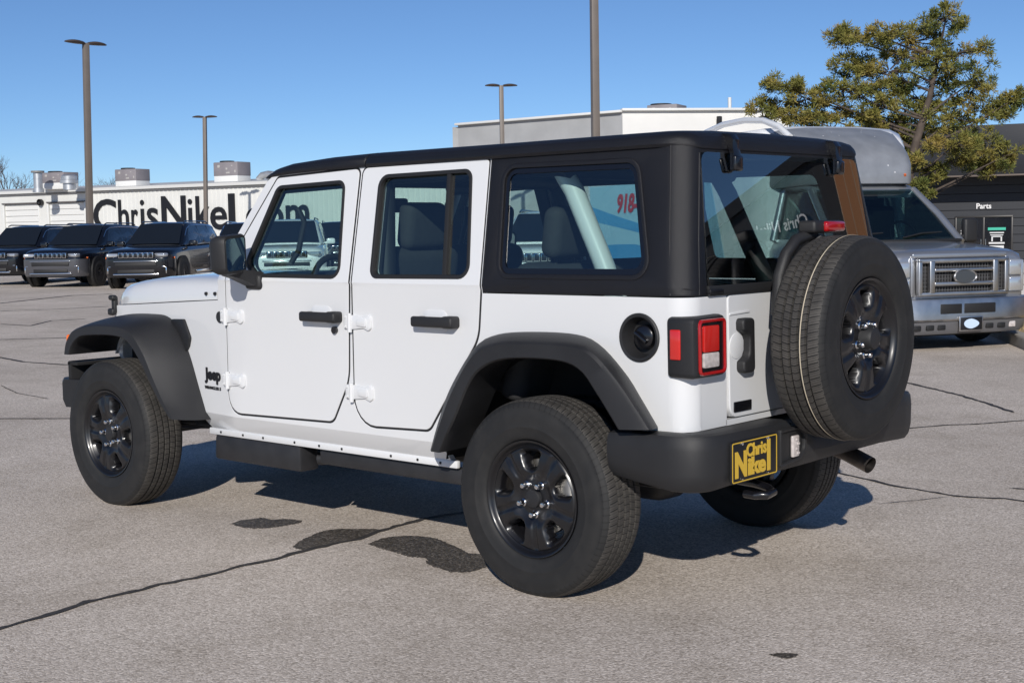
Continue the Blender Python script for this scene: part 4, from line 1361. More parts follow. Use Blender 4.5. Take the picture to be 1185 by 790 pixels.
def suv(name, label, paint, lower, loc, heading, group, Lx=4.95):
    t = tag(empty(name, loc, heading), label, "car", group)
    st = [(0.0, 0.46, 0.72, 0.62), (-0.03, 0.36, 0.92, 0.78), (-0.10, 0.30, 1.02, 0.87), (-0.30, 0.27, 1.07, 0.935), (-0.8, 0.26, 1.12, 0.965), (-1.35, 0.26, 1.145, 0.975), (-2.4, 0.26, 1.16, 0.98), (-4.2, 0.27, 1.19, 0.975), (-4.7, 0.30, 1.18, 0.93), (-4.88, 0.36, 1.12, 0.86), (-4.95, 0.48, 0.98, 0.74)]
    st = [(x * Lx / 4.95, a, b_, c) for x, a, b_, c in st]
    secs = []
    for x, zb, zt, w in st:
        h = [(w * 0.90, zb), (w * 0.985, zb + 0.06), (w * 0.995, zb + 0.25 * (zt - zb)), (w, zb + 0.6 * (zt - zb)), (w * 0.985, zb + 0.82 * (zt - zb)), (w * 0.95, zb + 0.93 * (zt - zb)), (w * 0.82, zt), (w * 0.4, zt + 0.012)]
        secs.append([(x, y, z) for y, z in h] + [(x, -y, z) for y, z in h[::-1]])
    lo_ = obj("body", loft(secs, close=True), paint, t, sharp=60)
    sub = lo_.modifiers.new("round", 'SUBSURF'); sub.levels = 1; sub.render_levels = 1
    bm = NB()
    # cabin
    gh = [(-1.30, 0.84, 1.13, 0.80, 1.15), (-1.75, 0.86, 1.14, 0.72, 1.465), (-2.10, 0.87, 1.14, 0.665, 1.72), (-2.5, 0.87, 1.15, 0.655, 1.765), (-3.4, 0.87, 1.16, 0.655, 1.765), (-4.2, 0.86, 1.17, 0.65, 1.735), (-4.5, 0.83, 1.17, 0.64, 1.70), (-4.80, 0.80, 1.16, 0.75, 1.25)]
    secs = []
    for x, wb_, zb, wt, zt in gh:
        x *= Lx / 4.95
        h = [(wb_, zb), (wb_ * 0.6 + wt * 0.4, zb + 0.45 * (zt - zb)), (wt + 0.02, zt - 0.06), (wt - 0.03, zt - 0.012), (wt * 0.6, zt + 0.012), (0, zt + 0.02)]
        secs.append([(x, y, z) for y, z in h] + [(x, -y, z) for y, z in h[::-1][1:]])
    add_bm(bm, loft(secs, close=False))
    obj("cabin", bm, paint, t, sharp=40)
    # glass
    def cab(x, f):      # point on the cabin side at height fraction f
        x0 = x
        for (a, b_) in zip(gh[:-1], gh[1:]):
            xa, xb = a[0] * Lx / 4.95, b_[0] * Lx / 4.95
            if xb <= x <= xa:
                k = (xa - x) / (xa - xb)
                wb_, zb, wt, zt = [a[i] + (b_[i] - a[i]) * k for i in range(1, 5)]
                return (wb_ + (wt + 0.02 - wb_) * f, zb + (zt - 0.06 - zb) * f)
        return (0.8, 1.2)
    s = Lx / 4.95
    ws_ = slab([(-1.33 * s, 0.74, 1.165), (-1.33 * s, -0.74, 1.165), (-2.06 * s, -0.60, 1.70), (-2.06 * s, 0.60, 1.70)][::1], 0.01)
    ws_.transform(Matrix.Translation((0.035, 0, 0.024)))
    obj("windscreen", ws_, CARGLASS, t)
    for sy in (1, -1):
        for xa, xb in ((-2.02, -2.80), (-2.90, -3.70), (-3.80, -4.45)):
            xa *= s; xb *= s
            p = []
            for x, f in ((xa + (0.30 if xa > -2.1 * s else 0), 0.08), (xb, 0.08), (xb, 0.95), (xa - (0.18 if xa > -2.1 * s else 0), 0.95)):
                y, z = cab(x, f)
                p.append((x, sy * (y + 0.004), z))
            if sy < 0: p = p[::-1]
            obj("side_window", slab(p, 0.008), CARGLASS, t)
        line = []
        for x in (-1.75, -2.02, -2.3, -3.0, -3.8, -4.4):
            y, z = cab(x * s, 0.98)
            line.append((x * s, sy * (y + 0.006), z))
        obj("window_trim", tube(line, 0.012, 6), CHROME, t)
        m = rbox((-1.62 * s, sy * 1.03, 1.20), (0.14, 0.22, 0.15), 0.04, 3)
        add_bm(m, rbox((-1.62 * s, sy * 0.92, 1.16), (0.06, 0.12, 0.05), 0.015))
        obj("side_mirror", m, paint, t)
        h = rbox((-0.075, sy * 0.665, 0.905), (0.18, 0.34, 0.105), 0.035, 3, Matrix.Rotation(-sy * 0.38, 3, 'Z'))
        obj("headlight", h, HEADL, t)
        obj("side_marker", rbox((-0.33, sy * 0.945, 0.83), (0.09, 0.02, 0.05), 0.008), AMBER, t)
        obj("tail_light", rbox((-4.80 * s, sy * 0.80, 1.0), (0.14, 0.26, 0.10), 0.03, 3), REDLENS, t)
        rr_ = tube([(-2.15 * s, sy * 0.60, 1.765), (-2.3 * s, sy * 0.60, 1.805), (-4.0 * s, sy * 0.60, 1.795), (-4.2 * s, sy * 0.60, 1.745)], 0.018, 8)
        obj("roof_rail", rr_, GLOSSBLACK, t)
        b = rbox((-2.95 * s, sy * 0.985, 0.42), (2.0, 0.03, 0.07), 0.012)
        obj("sill_trim", b, CHROME, t)
    # front: grille of seven slots, bumper, chrome strip, fog lamps
    g_ = NB()
    add_bm(g_, rbox((-0.005, 0, 0.90), (0.06, 1.00, 0.165), 0.02, 3), mi=0)
    for k in range(7):
        add_bm(g_, rbox((0.024, (k - 3) * 0.138, 0.90), (0.02, 0.122, 0.150), 0.018, 3), mi=1)
        add_bm(g_, rbox((0.030, (k - 3) * 0.138, 0.90), (0.02, 0.092, 0.118), 0.016, 3), mi=0)
    obj("grille", g_, [GLOSSBLACK, CHROME], t)
    f = NB()
    secs = []
    for x, y in ((-0.42, 0.965), (-0.22, 0.94), (-0.05, 0.84), (0.02, 0.68), (0.05, 0.4), (0.055, 0), (0.05, -0.4), (0.02, -0.68), (-0.05, -0.84), (-0.22, -0.94), (-0.42, -0.965)):
        secs.append([(x, y, 0.80), (x + 0.005, y * 1.0, 0.60), (x - 0.01, y, 0.42), (x - 0.06, y * 0.98, 0.32), (x - 0.2, y * 0.9, 0.30), (x - 0.2, y * 0.9, 0.80)])
    add_bm(f, loft(secs, close=True))
    fb_ = obj("front_bumper", f, lower, t)
    f = NB()
    add_bm(f, rbox((0.05, 0, 0.66), (0.03, 1.12, 0.10), 0.015))
    add_bm(f, rbox((0.035, 0, 0.47), (0.05, 1.02, 0.11), 0.02))
    obj("air_intake", f, SEAL, fb_)
    f = NB()
    add_bm(f, rbox((0.045, 0, 0.398), (0.04, 1.25, 0.035), 0.008))
    add_bm(f, rbox((0.055, 0, 0.745), (0.03, 1.20, 0.022), 0.008))
    for sy in (1, -1):
        add_bm(f, rbox((-0.035, sy * 0.80, 0.50), (0.02, 0.03, 0.16), 0.008))
        add_bm(f, rbox((0.0, sy * 0.70, 0.60), (0.03, 0.16, 0.02), 0.006))
    obj("chrome_trim", f, CHROME, fb_)
    # wheels with dark arches
    for xw in (-0.92, -3.90):
        for sy in (1, -1):
            a = lathe([(0.455, 0.02), (0.455, 0.10), (0.40, 0.105), (0.1, 0.09), (0.1, 0.02)], 36)
            a.transform(Matrix.Translation((xw * s, sy * 0.925 - (0.10 if sy < 0 else 0.02), 0.42)))
            obj("wheel_arch", a, SEAL, t)
            w = obj("wheel", small_wheel(), RUBBER_PLAIN, t)
            w.location = (xw * s, sy * 0.88, 0.38)
            if sy < 0: w.rotation_euler = (0, 0, PI)
            obj("rim", alloy(), [ALLOY, DARK], w)
    return t
RUBBER_PLAIN = mat("plain_rubber", (0.022, 0.022, 0.022), rough=0.75)

rowd = Vector((math.cos(rad(40)), math.sin(rad(40))))
HD = rad(131)
SG = "cars parked in a row before the white building"
proto = suv("parked_suv", "black sport utility with charcoal front bumper, second from the left of the parked row", CARBLACK, CARGREY, (31.75, -15.35, 0), rad(122), SG)
s2 = copy_tree(proto); s2.location = (35.4, -15.5, 0)
s2['label'] = "black sport utility cut off by the left edge, leftmost of the parked row"
s3 = copy_tree(proto); s3.location = (28.15, -15.75, 0); s3.rotation_euler.z = rad(126)
s3['label'] = "black sport utility with black grille, nearest the hood of the white off-road vehicle"
for ch in s3.children:
    if ch.name.startswith("front_bumper"):
        ch.data = ch.data.copy(); ch.data.materials[0] = CARBLACK
for ch in s2.children:
    if ch.name.startswith("front_bumper"):
        ch.data = ch.data.copy(); ch.data.materials[0] = CARBLACK
def repaint(r, names, m):
    for ch in r.children:
        if any(ch.name.startswith(n) for n in names):
            ch.data = ch.data.copy(); ch.data.materials[0] = m
s4 = copy_tree(proto); s4.location = (30.6, -20.8, 0); s4.rotation_euler.z = rad(133)
s4['label'] = "dark blue sport utility whose roof shows above the black door mirror"
repaint(s4, ("body", "cabin", "front_bumper", "side_mirror"), CARBLUE)
s5 = copy_tree(proto); s5.location = (23.2, -16.8, 0); s5.rotation_euler.z = rad(137)
s5['label'] = "white sport utility seen through the front door window of the off-road vehicle"
repaint(s5, ("body", "cabin", "front_bumper", "side_mirror"), CARWHITE)
s6 = copy_tree(proto); s6.location = (31.3, -25.6, 0); s6.rotation_euler.z = rad(137)
s6['label'] = "dark sport utility behind the steering wheel, seen through the front door window"
s7 = copy_tree(proto); s7.location = (13.3, -14.5, 0); s7.rotation_euler.z = rad(120)
s7['label'] = "white sport utility seen low through the rear quarter window"
repaint(s7, ("body", "cabin", "front_bumper", "side_mirror"), CARWHITE)

# ================================================================== shuttle bus
SILVER = mat("silver_paint", (0.42, 0.43, 0.45), rough=0.30, metal=0.75, coat=0.6, var=0.05, vscale=3)
CAPGREY = mat("worn_grey_cap", (0.27, 0.285, 0.31), rough=0.45, metal=0.3, var=0.12, vscale=5)
def flecks(m):          # pale chips in the cap's paint
    nt = m.node_tree; b = nt.nodes['Principled BSDF']
    src = b.inputs['Base Color'].links[0].from_socket
    tc = nt.nodes.new('ShaderNodeTexCoord')
    v = nt.nodes.new('ShaderNodeTexVoronoi'); v.inputs['Scale'].default_value = 11
    n = nt.nodes.new('ShaderNodeTexNoise'); n.inputs['Scale'].default_value = 1.7
    nt.links.new(tc.outputs['Object'], v.inputs['Vector']); nt.links.new(tc.outputs['Object'], n.inputs['Vector'])
    m1 = nt.nodes.new('ShaderNodeMath'); m1.operation = 'LESS_THAN'; m1.inputs[1].default_value = 0.11
    m2 = nt.nodes.new('ShaderNodeMath'); m2.operation = 'GREATER_THAN'; m2.inputs[1].default_value = 0.53
    m3 = nt.nodes.new('ShaderNodeMath'); m3.operation = 'MULTIPLY'
    nt.links.new(v.outputs['Distance'], m1.inputs[0]); nt.links.new(n.outputs['Fac'], m2.inputs[0])
    nt.links.new(m1.outputs[0], m3.inputs[0]); nt.links.new(m2.outputs[0], m3.inputs[1])
    mx = nt.nodes.new('ShaderNodeMix'); mx.data_type = 'RGBA'
    nt.links.new(m3.outputs[0], mx.inputs['Factor']); nt.links.new(src, mx.inputs['A']); mx.inputs['B'].default_value = (0.75, 0.75, 0.75, 1)
    nt.links.new(mx.outputs['Result'], b.inputs['Base Color'])
flecks(CAPGREY)
BUSGLASS = glass("bus_glass", (0.45, 0.55, 0.54), 1.0, ior=1.6)
BUSBLUE = mat("blue_graphic", (0.03, 0.30, 0.62), rough=0.3, coat=0.4)
BUSLIGHT = mat("pale_blue_graphic", (0.35, 0.60, 0.75), rough=0.3, coat=0.4)
BUSRED = mat("red_figures", (0.55, 0.02, 0.02), rough=0.4)
ROUGHCHROME = mat("dulled_chrome", (0.58, 0.575, 0.57), rough=0.36, metal=1.0, var=0.12, vscale=6)
bus = tag(empty("shuttle_bus", (2.91, -9.89, 0.0), rad(150.6)), "silver shuttle bus with chrome grille parked behind the white off-road vehicle", "shuttle bus")
def sec(x, pts):
    return [(x, y, z) for y, z in pts] + [(x, -y, z) for y, z in pts[::-1]]
# bonnet and wings
b = NB()
secs = []
for x, w, zt in ((-0.10, 0.84, 1.22), (-0.115, 0.865, 1.255), (-0.16, 0.90, 1.28), (-0.3, 0.935, 1.30), (-0.7, 0.965, 1.335), (-1.20, 0.985, 1.375), (-1.30, 0.985, 1.38)):
    secs.append(sec(x, [(w * 0.94, 0.62), (w, 0.70), (w * 1.0, 1.0), (w * 0.99, zt - 0.13), (w * 0.955, zt - 0.05), (w * 0.86, zt - 0.012), (w * 0.45, zt + 0.010), (0.0, zt + 0.018)][:-1]))
add_bm(b, loft(secs, close=True))
# cab behind the bonnet (doors, roof)
secs = []
for x, zt, wt in ((-1.30, 1.38, 0.90), (-1.80, 1.42, 0.88), (-2.6, 1.42, 0.9)):
    secs.append(sec(x, [(0.95, 0.45), (0.995, 0.55), (1.0, 1.0), (0.98, 1.28), (0.90, zt)]))
add_bm(b, loft(secs, close=True))
secs = []
for x, zt, wt in ((-1.98, 2.02, 0.70), (-2.03, 2.075, 0.72), (-2.25, 2.12, 0.74), (-2.7, 2.13, 0.76)):
    secs.append(sec(x, [(wt, zt - 0.10), (wt + 0.03, zt - 0.06), (wt, zt - 0.015), (wt * 0.6, zt + 0.005)]))
add_bm(b, loft(secs, close=True))
for sy in (1, -1):
    add_bm(b, tube([(-1.26, sy * 0.90, 1.36), (-1.62, sy * 0.83, 1.70), (-2.02, sy * 0.735, 2.02)], [0.05, 0.045, 0.045], 10))
    add_bm(b, tube([(-2.62, sy * 0.92, 1.40), (-2.62, sy * 0.76, 2.05)], 0.07, 10))
obj("body", b, SILVER, bus, sharp=42)
w = slab([(-1.28, 0.86, 1.375), (-1.28, -0.86, 1.375), (-1.99, -0.68, 2.02), (-1.99, 0.68, 2.02)], 0.006)
obj("windscreen", w, BUSGLASS, bus)
for sy in (1, -1):
    p = [(-1.42, sy * 0.90, 1.42), (-2.55, sy * 0.90, 1.42), (-2.55, sy * 0.77, 2.0), (-2.05, sy * 0.765, 2.0)]
    obj("side_window", slab(p if sy > 0 else p[::-1], 0.006), BUSGLASS, bus)
cw = NB()
add_bm(cw, rbox((-1.24, 0, 1.385), (0.14, 1.7, 0.04), 0.012))
obj("cowl", cw, SEAL, bus)
wp = NB()
for y0, y1 in ((0.10, 0.72), (-0.70, -0.12)):
    add_bm(wp, tube([(-1.30, y0, 1.425), (-1.36, (y0 + y1) / 2, 1.475), (-1.40, y1, 1.485)], 0.010, 6))
obj("wiper", wp, SEAL, bus)
# inside
it = NB()
add_bm(it, rbox((-1.55, 0, 1.28), (0.45, 1.65, 0.18), 0.05, 3))
for y in (0.42, -0.42):
    add_bm(it, rbox((-2.35, y, 1.45), (0.16, 0.5, 0.75), 0.06, 3))
    add_bm(it, rbox((-2.42, y, 1.90), (0.1, 0.3, 0.2), 0.04, 3))
ring = [(-1.75 - 0.08 * math.sin(a), 0.42 + 0.19 * math.cos(a), 1.45 + 0.17 * math.sin(a)) for a in [2 * PI * k / 24 for k in range(24)]]
add_bm(it, tube(ring, 0.016, 8, closed=True))
add_bm(it, rbox((-2.75, 0, 1.3), (0.04, 1.7, 1.6), 0.0), mi=1)
add_bm(it, rbox((-1.95, 0.05, 1.93), (0.03, 0.24, 0.07), 0.01))
obj("cabin_interior", it, [TRIM, SEAL], bus)
# grille
g_ = NB()
def fr(y0, y1, z0, z1, x=-0.03, d=0.06, r=0.012):
    add_bm(g_, rbox((x, (y0 + y1) / 2, (z0 + z1) / 2), (d, abs(y1 - y0), abs(z1 - z0)), r, 3))
fr(-0.60, 0.60, 1.155, 1.205); fr(-0.60, 0.60, 0.79, 0.835)
fr(-0.60, -0.545, 0.80, 1.20); fr(0.545, 0.60, 0.80, 1.20)
fr(-0.455, -0.385, 0.82, 1.18, -0.025); fr(0.385, 0.455, 0.82, 1.18, -0.025)
fr(-0.39, 0.39, 1.055, 1.095, -0.028); fr(-0.39, 0.39, 0.90, 0.945, -0.028)
gg = obj("grille", g_, ROUGHCHROME, bus)
m = NB()
add_bm(m, rbox((-0.085, 0, 0.995), (0.02, 1.14, 0.36), 0.004))
for k in range(30):
    add_bm(m, rbox((-0.068, -0.55 + 1.1 * k / 29, 0.995), (0.012, 0.006, 0.34), 0), mi=1)
for k in range(8):
    add_bm(m, rbox((-0.068, 0, 0.85 + 0.30 * k / 7), (0.012, 1.10, 0.006), 0), mi=1)
obj("mesh", m, [SEAL, mat("grille_mesh_grey", (0.10, 0.10, 0.105), rough=0.5)], gg)
em = lathe([(1.0, 0.0), (1.0, 0.02), (0.93, 0.03), (0.86, 0.02), (0.0, 0.022)], 40, 'X')
em.transform(Matrix.Diagonal((1, 0.155, 0.078, 1)))
em.transform(Matrix.Translation((0.0, 0, 1.0)))
for f in em.faces:
    c = f.calc_center_median()
    f.material_index = 1 if math.hypot(c.y / 0.155, (c.z - 1.0) / 0.078) < 0.88 else 0
obj("emblem", em, [ROUGHCHROME, mat("emblem_grey", (0.09, 0.10, 0.11), rough=0.4, metal=0.5)], gg)
sr = NB()
add_bm(sr, rbox((-0.10, 0, 1.235), (0.05, 1.26, 0.06), 0.015, 3))
for sy in (1, -1):
    add_bm(sr, rbox((-0.10, sy * 0.628, 1.0), (0.06, 0.05, 0.44), 0.012, 3))
obj("grille_surround", sr, SILVER, bus)
for sy in (1, -1):
    h = NB()
    add_bm(h, rbox((-0.105, sy * 0.745, 1.085), (0.08, 0.17, 0.18), 0.02, 3))
    add_bm(h, rbox((-0.105, sy * 0.745, 0.895), (0.08, 0.17, 0.17), 0.02, 3))
    add_bm(h, rbox((-0.15, sy * 0.855, 0.99), (0.10, 0.07, 0.36), 0.02, 3))
    obj("headlight", h, HEADL, bus)
fbm = NB()
secs = []
for x, y in ((-0.50, 1.0), (-0.22, 0.985), (-0.06, 0.92), (0.0, 0.80), (0.035, 0.45), (0.04, 0.0), (0.035, -0.45), (0.0, -0.80), (-0.06, -0.92), (-0.22, -0.985), (-0.50, -1.0)):
    secs.append([(x - 0.10, y * 0.97, 0.755), (x - 0.01, y, 0.755), (x, y, 0.735), (x, y, 0.53), (x - 0.03, y, 0.505), (x - 0.10, y * 0.97, 0.505)])
add_bm(fbm, loft(secs, close=True))
bb = obj("front_bumper", fbm, ROUGHCHROME, bus)
f = NB()
add_bm(f, rbox((0.03, 0.18, 0.645), (0.03, 0.42, 0.11), 0.008), mi=0)
add_bm(f, rbox((0.03, -0.20, 0.645), (0.03, 0.28, 0.11), 0.008), mi=0)
obj("bumper_opening", f, SEAL, bb)
f = NB()
secs = []
for x, y in ((-0.50, 0.96), (-0.22, 0.95), (-0.06, 0.88), (0.0, 0.76), (0.02, 0.45), (0.02, 0.0), (0.02, -0.45), (0.0, -0.76), (-0.06, -0.88), (-0.22, -0.95), (-0.50, -0.96)):
    secs.append([(x - 0.10, y * 0.97, 0.50), (x - 0.01, y, 0.50), (x - 0.03, y * 0.99, 0.40), (x - 0.07, y * 0.96, 0.36), (x - 0.14, y * 0.95, 0.36)])
add_bm(f, loft(secs, close=True), mi=0)
for y in (-0.62, -0.45, -0.30, 0.34, 0.50):
    add_bm(f, rbox((-0.002, y, 0.44), (0.03, 0.10, 0.055), 0.008), mi=1)
obj("valance", f, [mat("grey_valance", (0.16, 0.16, 0.17), rough=0.4, metal=0.3), SEAL], bb)
obj("fog_lamp", rbox((-0.02, 0.66, 0.445), (0.03, 0.09, 0.07), 0.012, 3), CLEARLENS, bb)
p = NB()
add_bm(p, rbox((0.055, 0.05, 0.475), (0.012, 0.315, 0.165), 0.005), mi=0)
bp2 = obj("front_plate", p, ROUGHCHROME, bus)
obj("plate_face", rbox((0.060, 0.05, 0.475), (0.01, 0.285, 0.14), 0.003), BLACKINK, bp2)
em = lathe([(1, 0), (1, 0.004), (0, 0.005)], 24, 'X')
for v in em.verts:
    if v.co.y > 0: v.co.z *= 1.0 - 0.3 * v.co.y
em.transform(Matrix.Diagonal((1, 0.10, 0.055, 1)))
em.transform(Matrix.Translation((0.065, 0.05, 0.475)))
obj("plate_picture", em, mat("pale_blue_print", (0.55, 0.68, 0.85), rough=0.5), bp2)
# mirror on the far door
for sy in (1, -1):
    m = NB()
    add_bm(m, rbox((-1.42, sy * 1.14, 1.50), (0.10, 0.20, 0.30), 0.04, 4))
    add_bm(m, tube([(-1.42, sy * 0.95, 1.38), (-1.42, sy * 1.08, 1.44)], 0.03))
    obj("side_mirror", m, PLASTIC, bus)
# passenger box
def bus_box():
    secs = []
    for x, w, z0, z1 in ((-2.60, 1.02, 0.42, 2.65), (-2.66, 1.07, 0.40, 2.75), (-2.8, 1.15, 0.40, 2.83), (-8.2, 1.15, 0.40, 2.83), (-8.3, 1.13, 0.42, 2.79)):
        secs.append(sec(x, [(w * 0.98, z0), (w, z0 + 0.05), (w, z1 - 0.30), (w * 0.985, z1 - 0.15), (w * 0.93, z1 - 0.06), (w * 0.80, z1), (w * 0.4, z1 + 0.03)]))
    return loft(secs, close=True)
bx_ = obj("passenger_box", bus_box(), CARWHITE, bus, sharp=40)
# raised front cap over the cab roof
secs = []
for x, w, z0, z1 in ((-1.93, 0.60, 2.10, 2.25), (-1.955, 0.66, 2.095, 2.37), (-2.02, 0.71, 2.09, 2.48), (-2.14, 0.76, 2.09, 2.58), (-2.35, 0.85, 2.08, 2.69), (-2.72, 1.04, 2.05, 2.815)):
    secs.append(sec(x, [(w * 0.97, z0), (w, z0 + 0.03), (w, z0 + (z1 - z0) * 0.62), (w * 0.965, z0 + (z1 - z0) * 0.82), (w * 0.88, z0 + (z1 - z0) * 0.94), (w * 0.7, z1), (w * 0.35, z1 + 0.025)]))
cap = loft(secs, close=True)
capo = obj("front_cap", cap, CAPGREY, bus, sharp=40)
obj("marker_lamp", rbox((-1.955, 0.56, 2.20), (0.05, 0.06, 0.06), 0.012, 3), AMBER, bus)
# side decoration, number and windows on the visible flank (the bus's right side, -Y)
for sy in (1, -1):
    sm = lambda u, v, off: (u, sy * (1.151 + off), v)
    q = panel([(-3.4, 0.95), (-8.15, 0.95), (-8.15, 2.26), (-3.9, 2.26)], [], sm, 0.003, off=0.003)
    obj("graphic_field", q, BUSLIGHT, bx_)
    q = panel(resample([(-3.5, 1.0), (-4.4, 1.22), (-5.4, 1.18), (-6.3, 1.34), (-8.15, 1.30)], 24) + [Vector((-8.15, 0.96)), Vector((-3.5, 0.96))], [], sm, 0.003, off=0.006)
    obj("wave_graphic", q, BUSBLUE, bx_)
    q = panel(resample([(-3.9, 1.55), (-4.8, 1.75), (-5.8, 1.62), (-8.15, 1.95)], 24) + [Vector((-8.15, 1.72)), Vector((-5.8, 1.48)), Vector((-4.8, 1.60))], [], sm, 0.003, off=0.006)
    obj("wave_graphic", q, BUSBLUE, bx_)
    wn_ = NB()
    for k in range(6):
        xa = -2.95 - 0.82 * k
        add_bm(wn_, rbox((xa - 0.36, sy * 1.15, 2.40), (0.70, 0.012, 0.24), 0.005))
    obj("side_windows", wn_, CARGLASS, bx_)
tx = NB()
xdir = (1, 0, 0)
num = NB()
tb = text_bm("918-", 0.78, 0.30, 0.006, 0.03)
for v in tb.verts: v.co.x += v.co.z * 0.25
# the right flank (-Y) is read along +X of the bus
add_bm(num, tb, frame((-7.05, -1.162, 1.82), (1, 0, 0)))
obj("phone_number", num, BUSRED, bx_)
wl = NB()
for xw, w_ in ((-1.0, 0.86), (-6.0, 0.92)):
    for sy in (1, -1):
        wl = obj("wheel", small_wheel(0.385, 0.115), RUBBER_PLAIN, bus)
        wl.location = (xw, sy * w_, 0.385)
        if sy < 0: wl.rotation_euler = (0, 0, PI)
        obj("rim", lathe([(0.235, 0.09), (0.225, 0.10), (0.20, 0.05), (0.12, 0.06), (0.06, 0.11), (0, 0.115)], 32), STEEL, wl)
ub = NB()
add_bm(ub, boxes([((-3.6, 0, 0.42), (6.6, 1.5, 0.2)), ((-0.9, 0, 0.5), (0.9, 1.3, 0.3))]))
obj("chassis", ub, DARK, bus)
BUSDROP = -0.17
# curved white rail on the roof
rl = NB()
for y in (-0.95,):
    add_bm(rl, tube([(-4.9, y, 2.80), (-4.4, y, 2.89), (-3.9, y, 2.96), (-3.3, y, 2.97), (-2.8, y, 2.93), (-2.4, y, 2.82), (-2.15, y, 2.68)], 0.04, 10))
obj("roof_rail", rl, CARWHITE, bus)

for ch in list(bus.children):        # the body rides this much lower over its wheels
    if not ch.name.startswith("wheel"):
        ch.location.z = BUSDROP
# ================================================================== white metal building on the left
BWHITE = mat("white_cladding", (0.66, 0.66, 0.63), rough=0.6, var=0.06, vscale=0.4)
TRIMW = mat("white_trim", (0.70, 0.70, 0.68), rough=0.55, var=0.05, vscale=0.6)
DOORW = mat("roller_door_white", (0.68, 0.68, 0.66), rough=0.55)
ROOFM = mat("pale_roof", (0.60, 0.60, 0.58), rough=0.6)
HVACM = mat("hvac_grey", (0.23, 0.21, 0.22), rough=0.6, var=0.1, vscale=1.5)
GALV = mat("galvanised", (0.55, 0.56, 0.57), rough=0.4, metal=0.7, var=0.15, vscale=2)
A0 = Vector((86.252, -43.129, 0)); WD = Vector((-0.978, -0.209, 0)).normalized(); WN = Vector((-0.209, 0.978, 0)).normalized()
bl_ = tag(empty("white_metal_building", A0), "long white ribbed metal building with big black lettering and roller doors", "building")
bl_.rotation_euler = (0, 0, math.atan2(WD.y, WD.x))
# local frame: x along the wall (to the right in the photo), wall face towards -Y?  check the side
LN = Vector((-math.sin(bl_.rotation_euler.z), math.cos(bl_.rotation_euler.z), 0))
SD = 1 if LN.dot(WN) > 0 else -1          # outward is SD * local y
def wl_map(u, v, off):
    return (u, SD * off, v)
U0, U1, H0 = -14.0, 47.0, 4.35
doors = [(-4.35, -1.0), (0.35, 3.70), (4.70, 8.05)]
wl = NB()
holes = [[(a, -0.3), (b, -0.3), (b, 3.66), (a, 3.66)] for a, b in doors]
# wall left part (plain) and right part (ribbed)
pts = [(U0, -0.4)]
for a, b in doors:
    pts += [(a, -0.4), (a, 3.66), (b, 3.66), (b, -0.4)]
pts += [(8.35, -0.4), (8.35, H0), (U0, H0)]
add_bm(wl, panel(pts, [], wl_map, 0.25, off=0.0))
prof = []
u = 8.35
while u < U1:
    prof += [(u, 0.0), (u + 0.20, 0.0), (u + 0.23, 0.035), (u + 0.30, 0.035), (u + 0.33, 0.0)]
    u += 0.36
add_bm(wl, loft([[(a, SD * (o - 0.02), -0.4) for a, o in prof], [(a, SD * (o - 0.02), H0) for a, o in prof]], cap=False))
add_bm(wl, panel([(8.35, -0.4), (U1, -0.4), (U1, H0), (8.35, H0)], [], wl_map, 0.2, off=-0.04))
add_bm(wl, boxes([((U1 - 0.1, -SD * 9, 2.0), (0.2, 17.6, 4.7)), ((U0 + 0.1, -SD * 9, 2.0), (0.2, 17.6, 4.7)), (((U0 + U1) / 2, -SD * 18, 2.0), (U1 - U0, 0.2, 4.7))], 0.01))
obj("wall", wl, BWHITE, bl_, sharp=25)
rf = NB()
add_bm(rf, loft([[(U0 - 0.2, SD * 0.28, H0), (U0 - 0.2, SD * 0.28, 4.54), (U0 - 0.2, -SD * 9, 5.15), (U0 - 0.2, -SD * 18.3, 4.5), (U0 - 0.2, -SD * 18.3, H0)],
                 [(U1 + 0.2, SD * 0.28, H0), (U1 + 0.2, SD * 0.28, 4.54), (U1 + 0.2, -SD * 9, 5.15), (U1 + 0.2, -SD * 18.3, 4.5), (U1 + 0.2, -SD * 18.3, H0)]], close=True))
obj("roof", rf, ROOFM, bl_)
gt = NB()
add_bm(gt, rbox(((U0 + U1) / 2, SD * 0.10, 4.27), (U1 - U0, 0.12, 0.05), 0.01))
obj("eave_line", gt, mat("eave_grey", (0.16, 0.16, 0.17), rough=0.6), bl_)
for a, b in doors:
    d = NB()
    n = 9
    for k in range(n):
        add_bm(d, rbox(((a + b) / 2, -SD * 0.12, 0.0 + (k + 0.5) * 3.64 / n), (b - a, 0.05, 3.64 / n - 0.02), 0.012, 1))
    dd = obj("roller_door", d, DOORW, bl_)
    for x_ in (a - 0.06, b + 0.06):
        obj("door_frame", rbox((x_, SD * 0.02, 1.8), (0.12, 0.06, 3.8), 0.01), TRIMW, dd)
    f = NB()
    add_bm(f, rbox(((a + b) / 2, SD * 0.06, 3.70), (b - a + 0.2, 0.16, 0.08), 0.01))
    obj("door_head", f, mat("door_head_grey", (0.12, 0.11, 0.11), rough=0.6), dd)
lg = NB()
add_bm(lg, lathe([(0.22, -0.1), (0.22, 0.1), (0.15, 0.16), (0, 0.18)], 20, 'Y'))
add_bm(lg, rbox((0, 0, -0.05), (0.2, 0.3, 0.2), 0.04))
lg.transform(Matrix.Translation((4.1, SD * 0.2, 3.72)))
obj("wall_lamp", lg, PLASTIC, bl_)
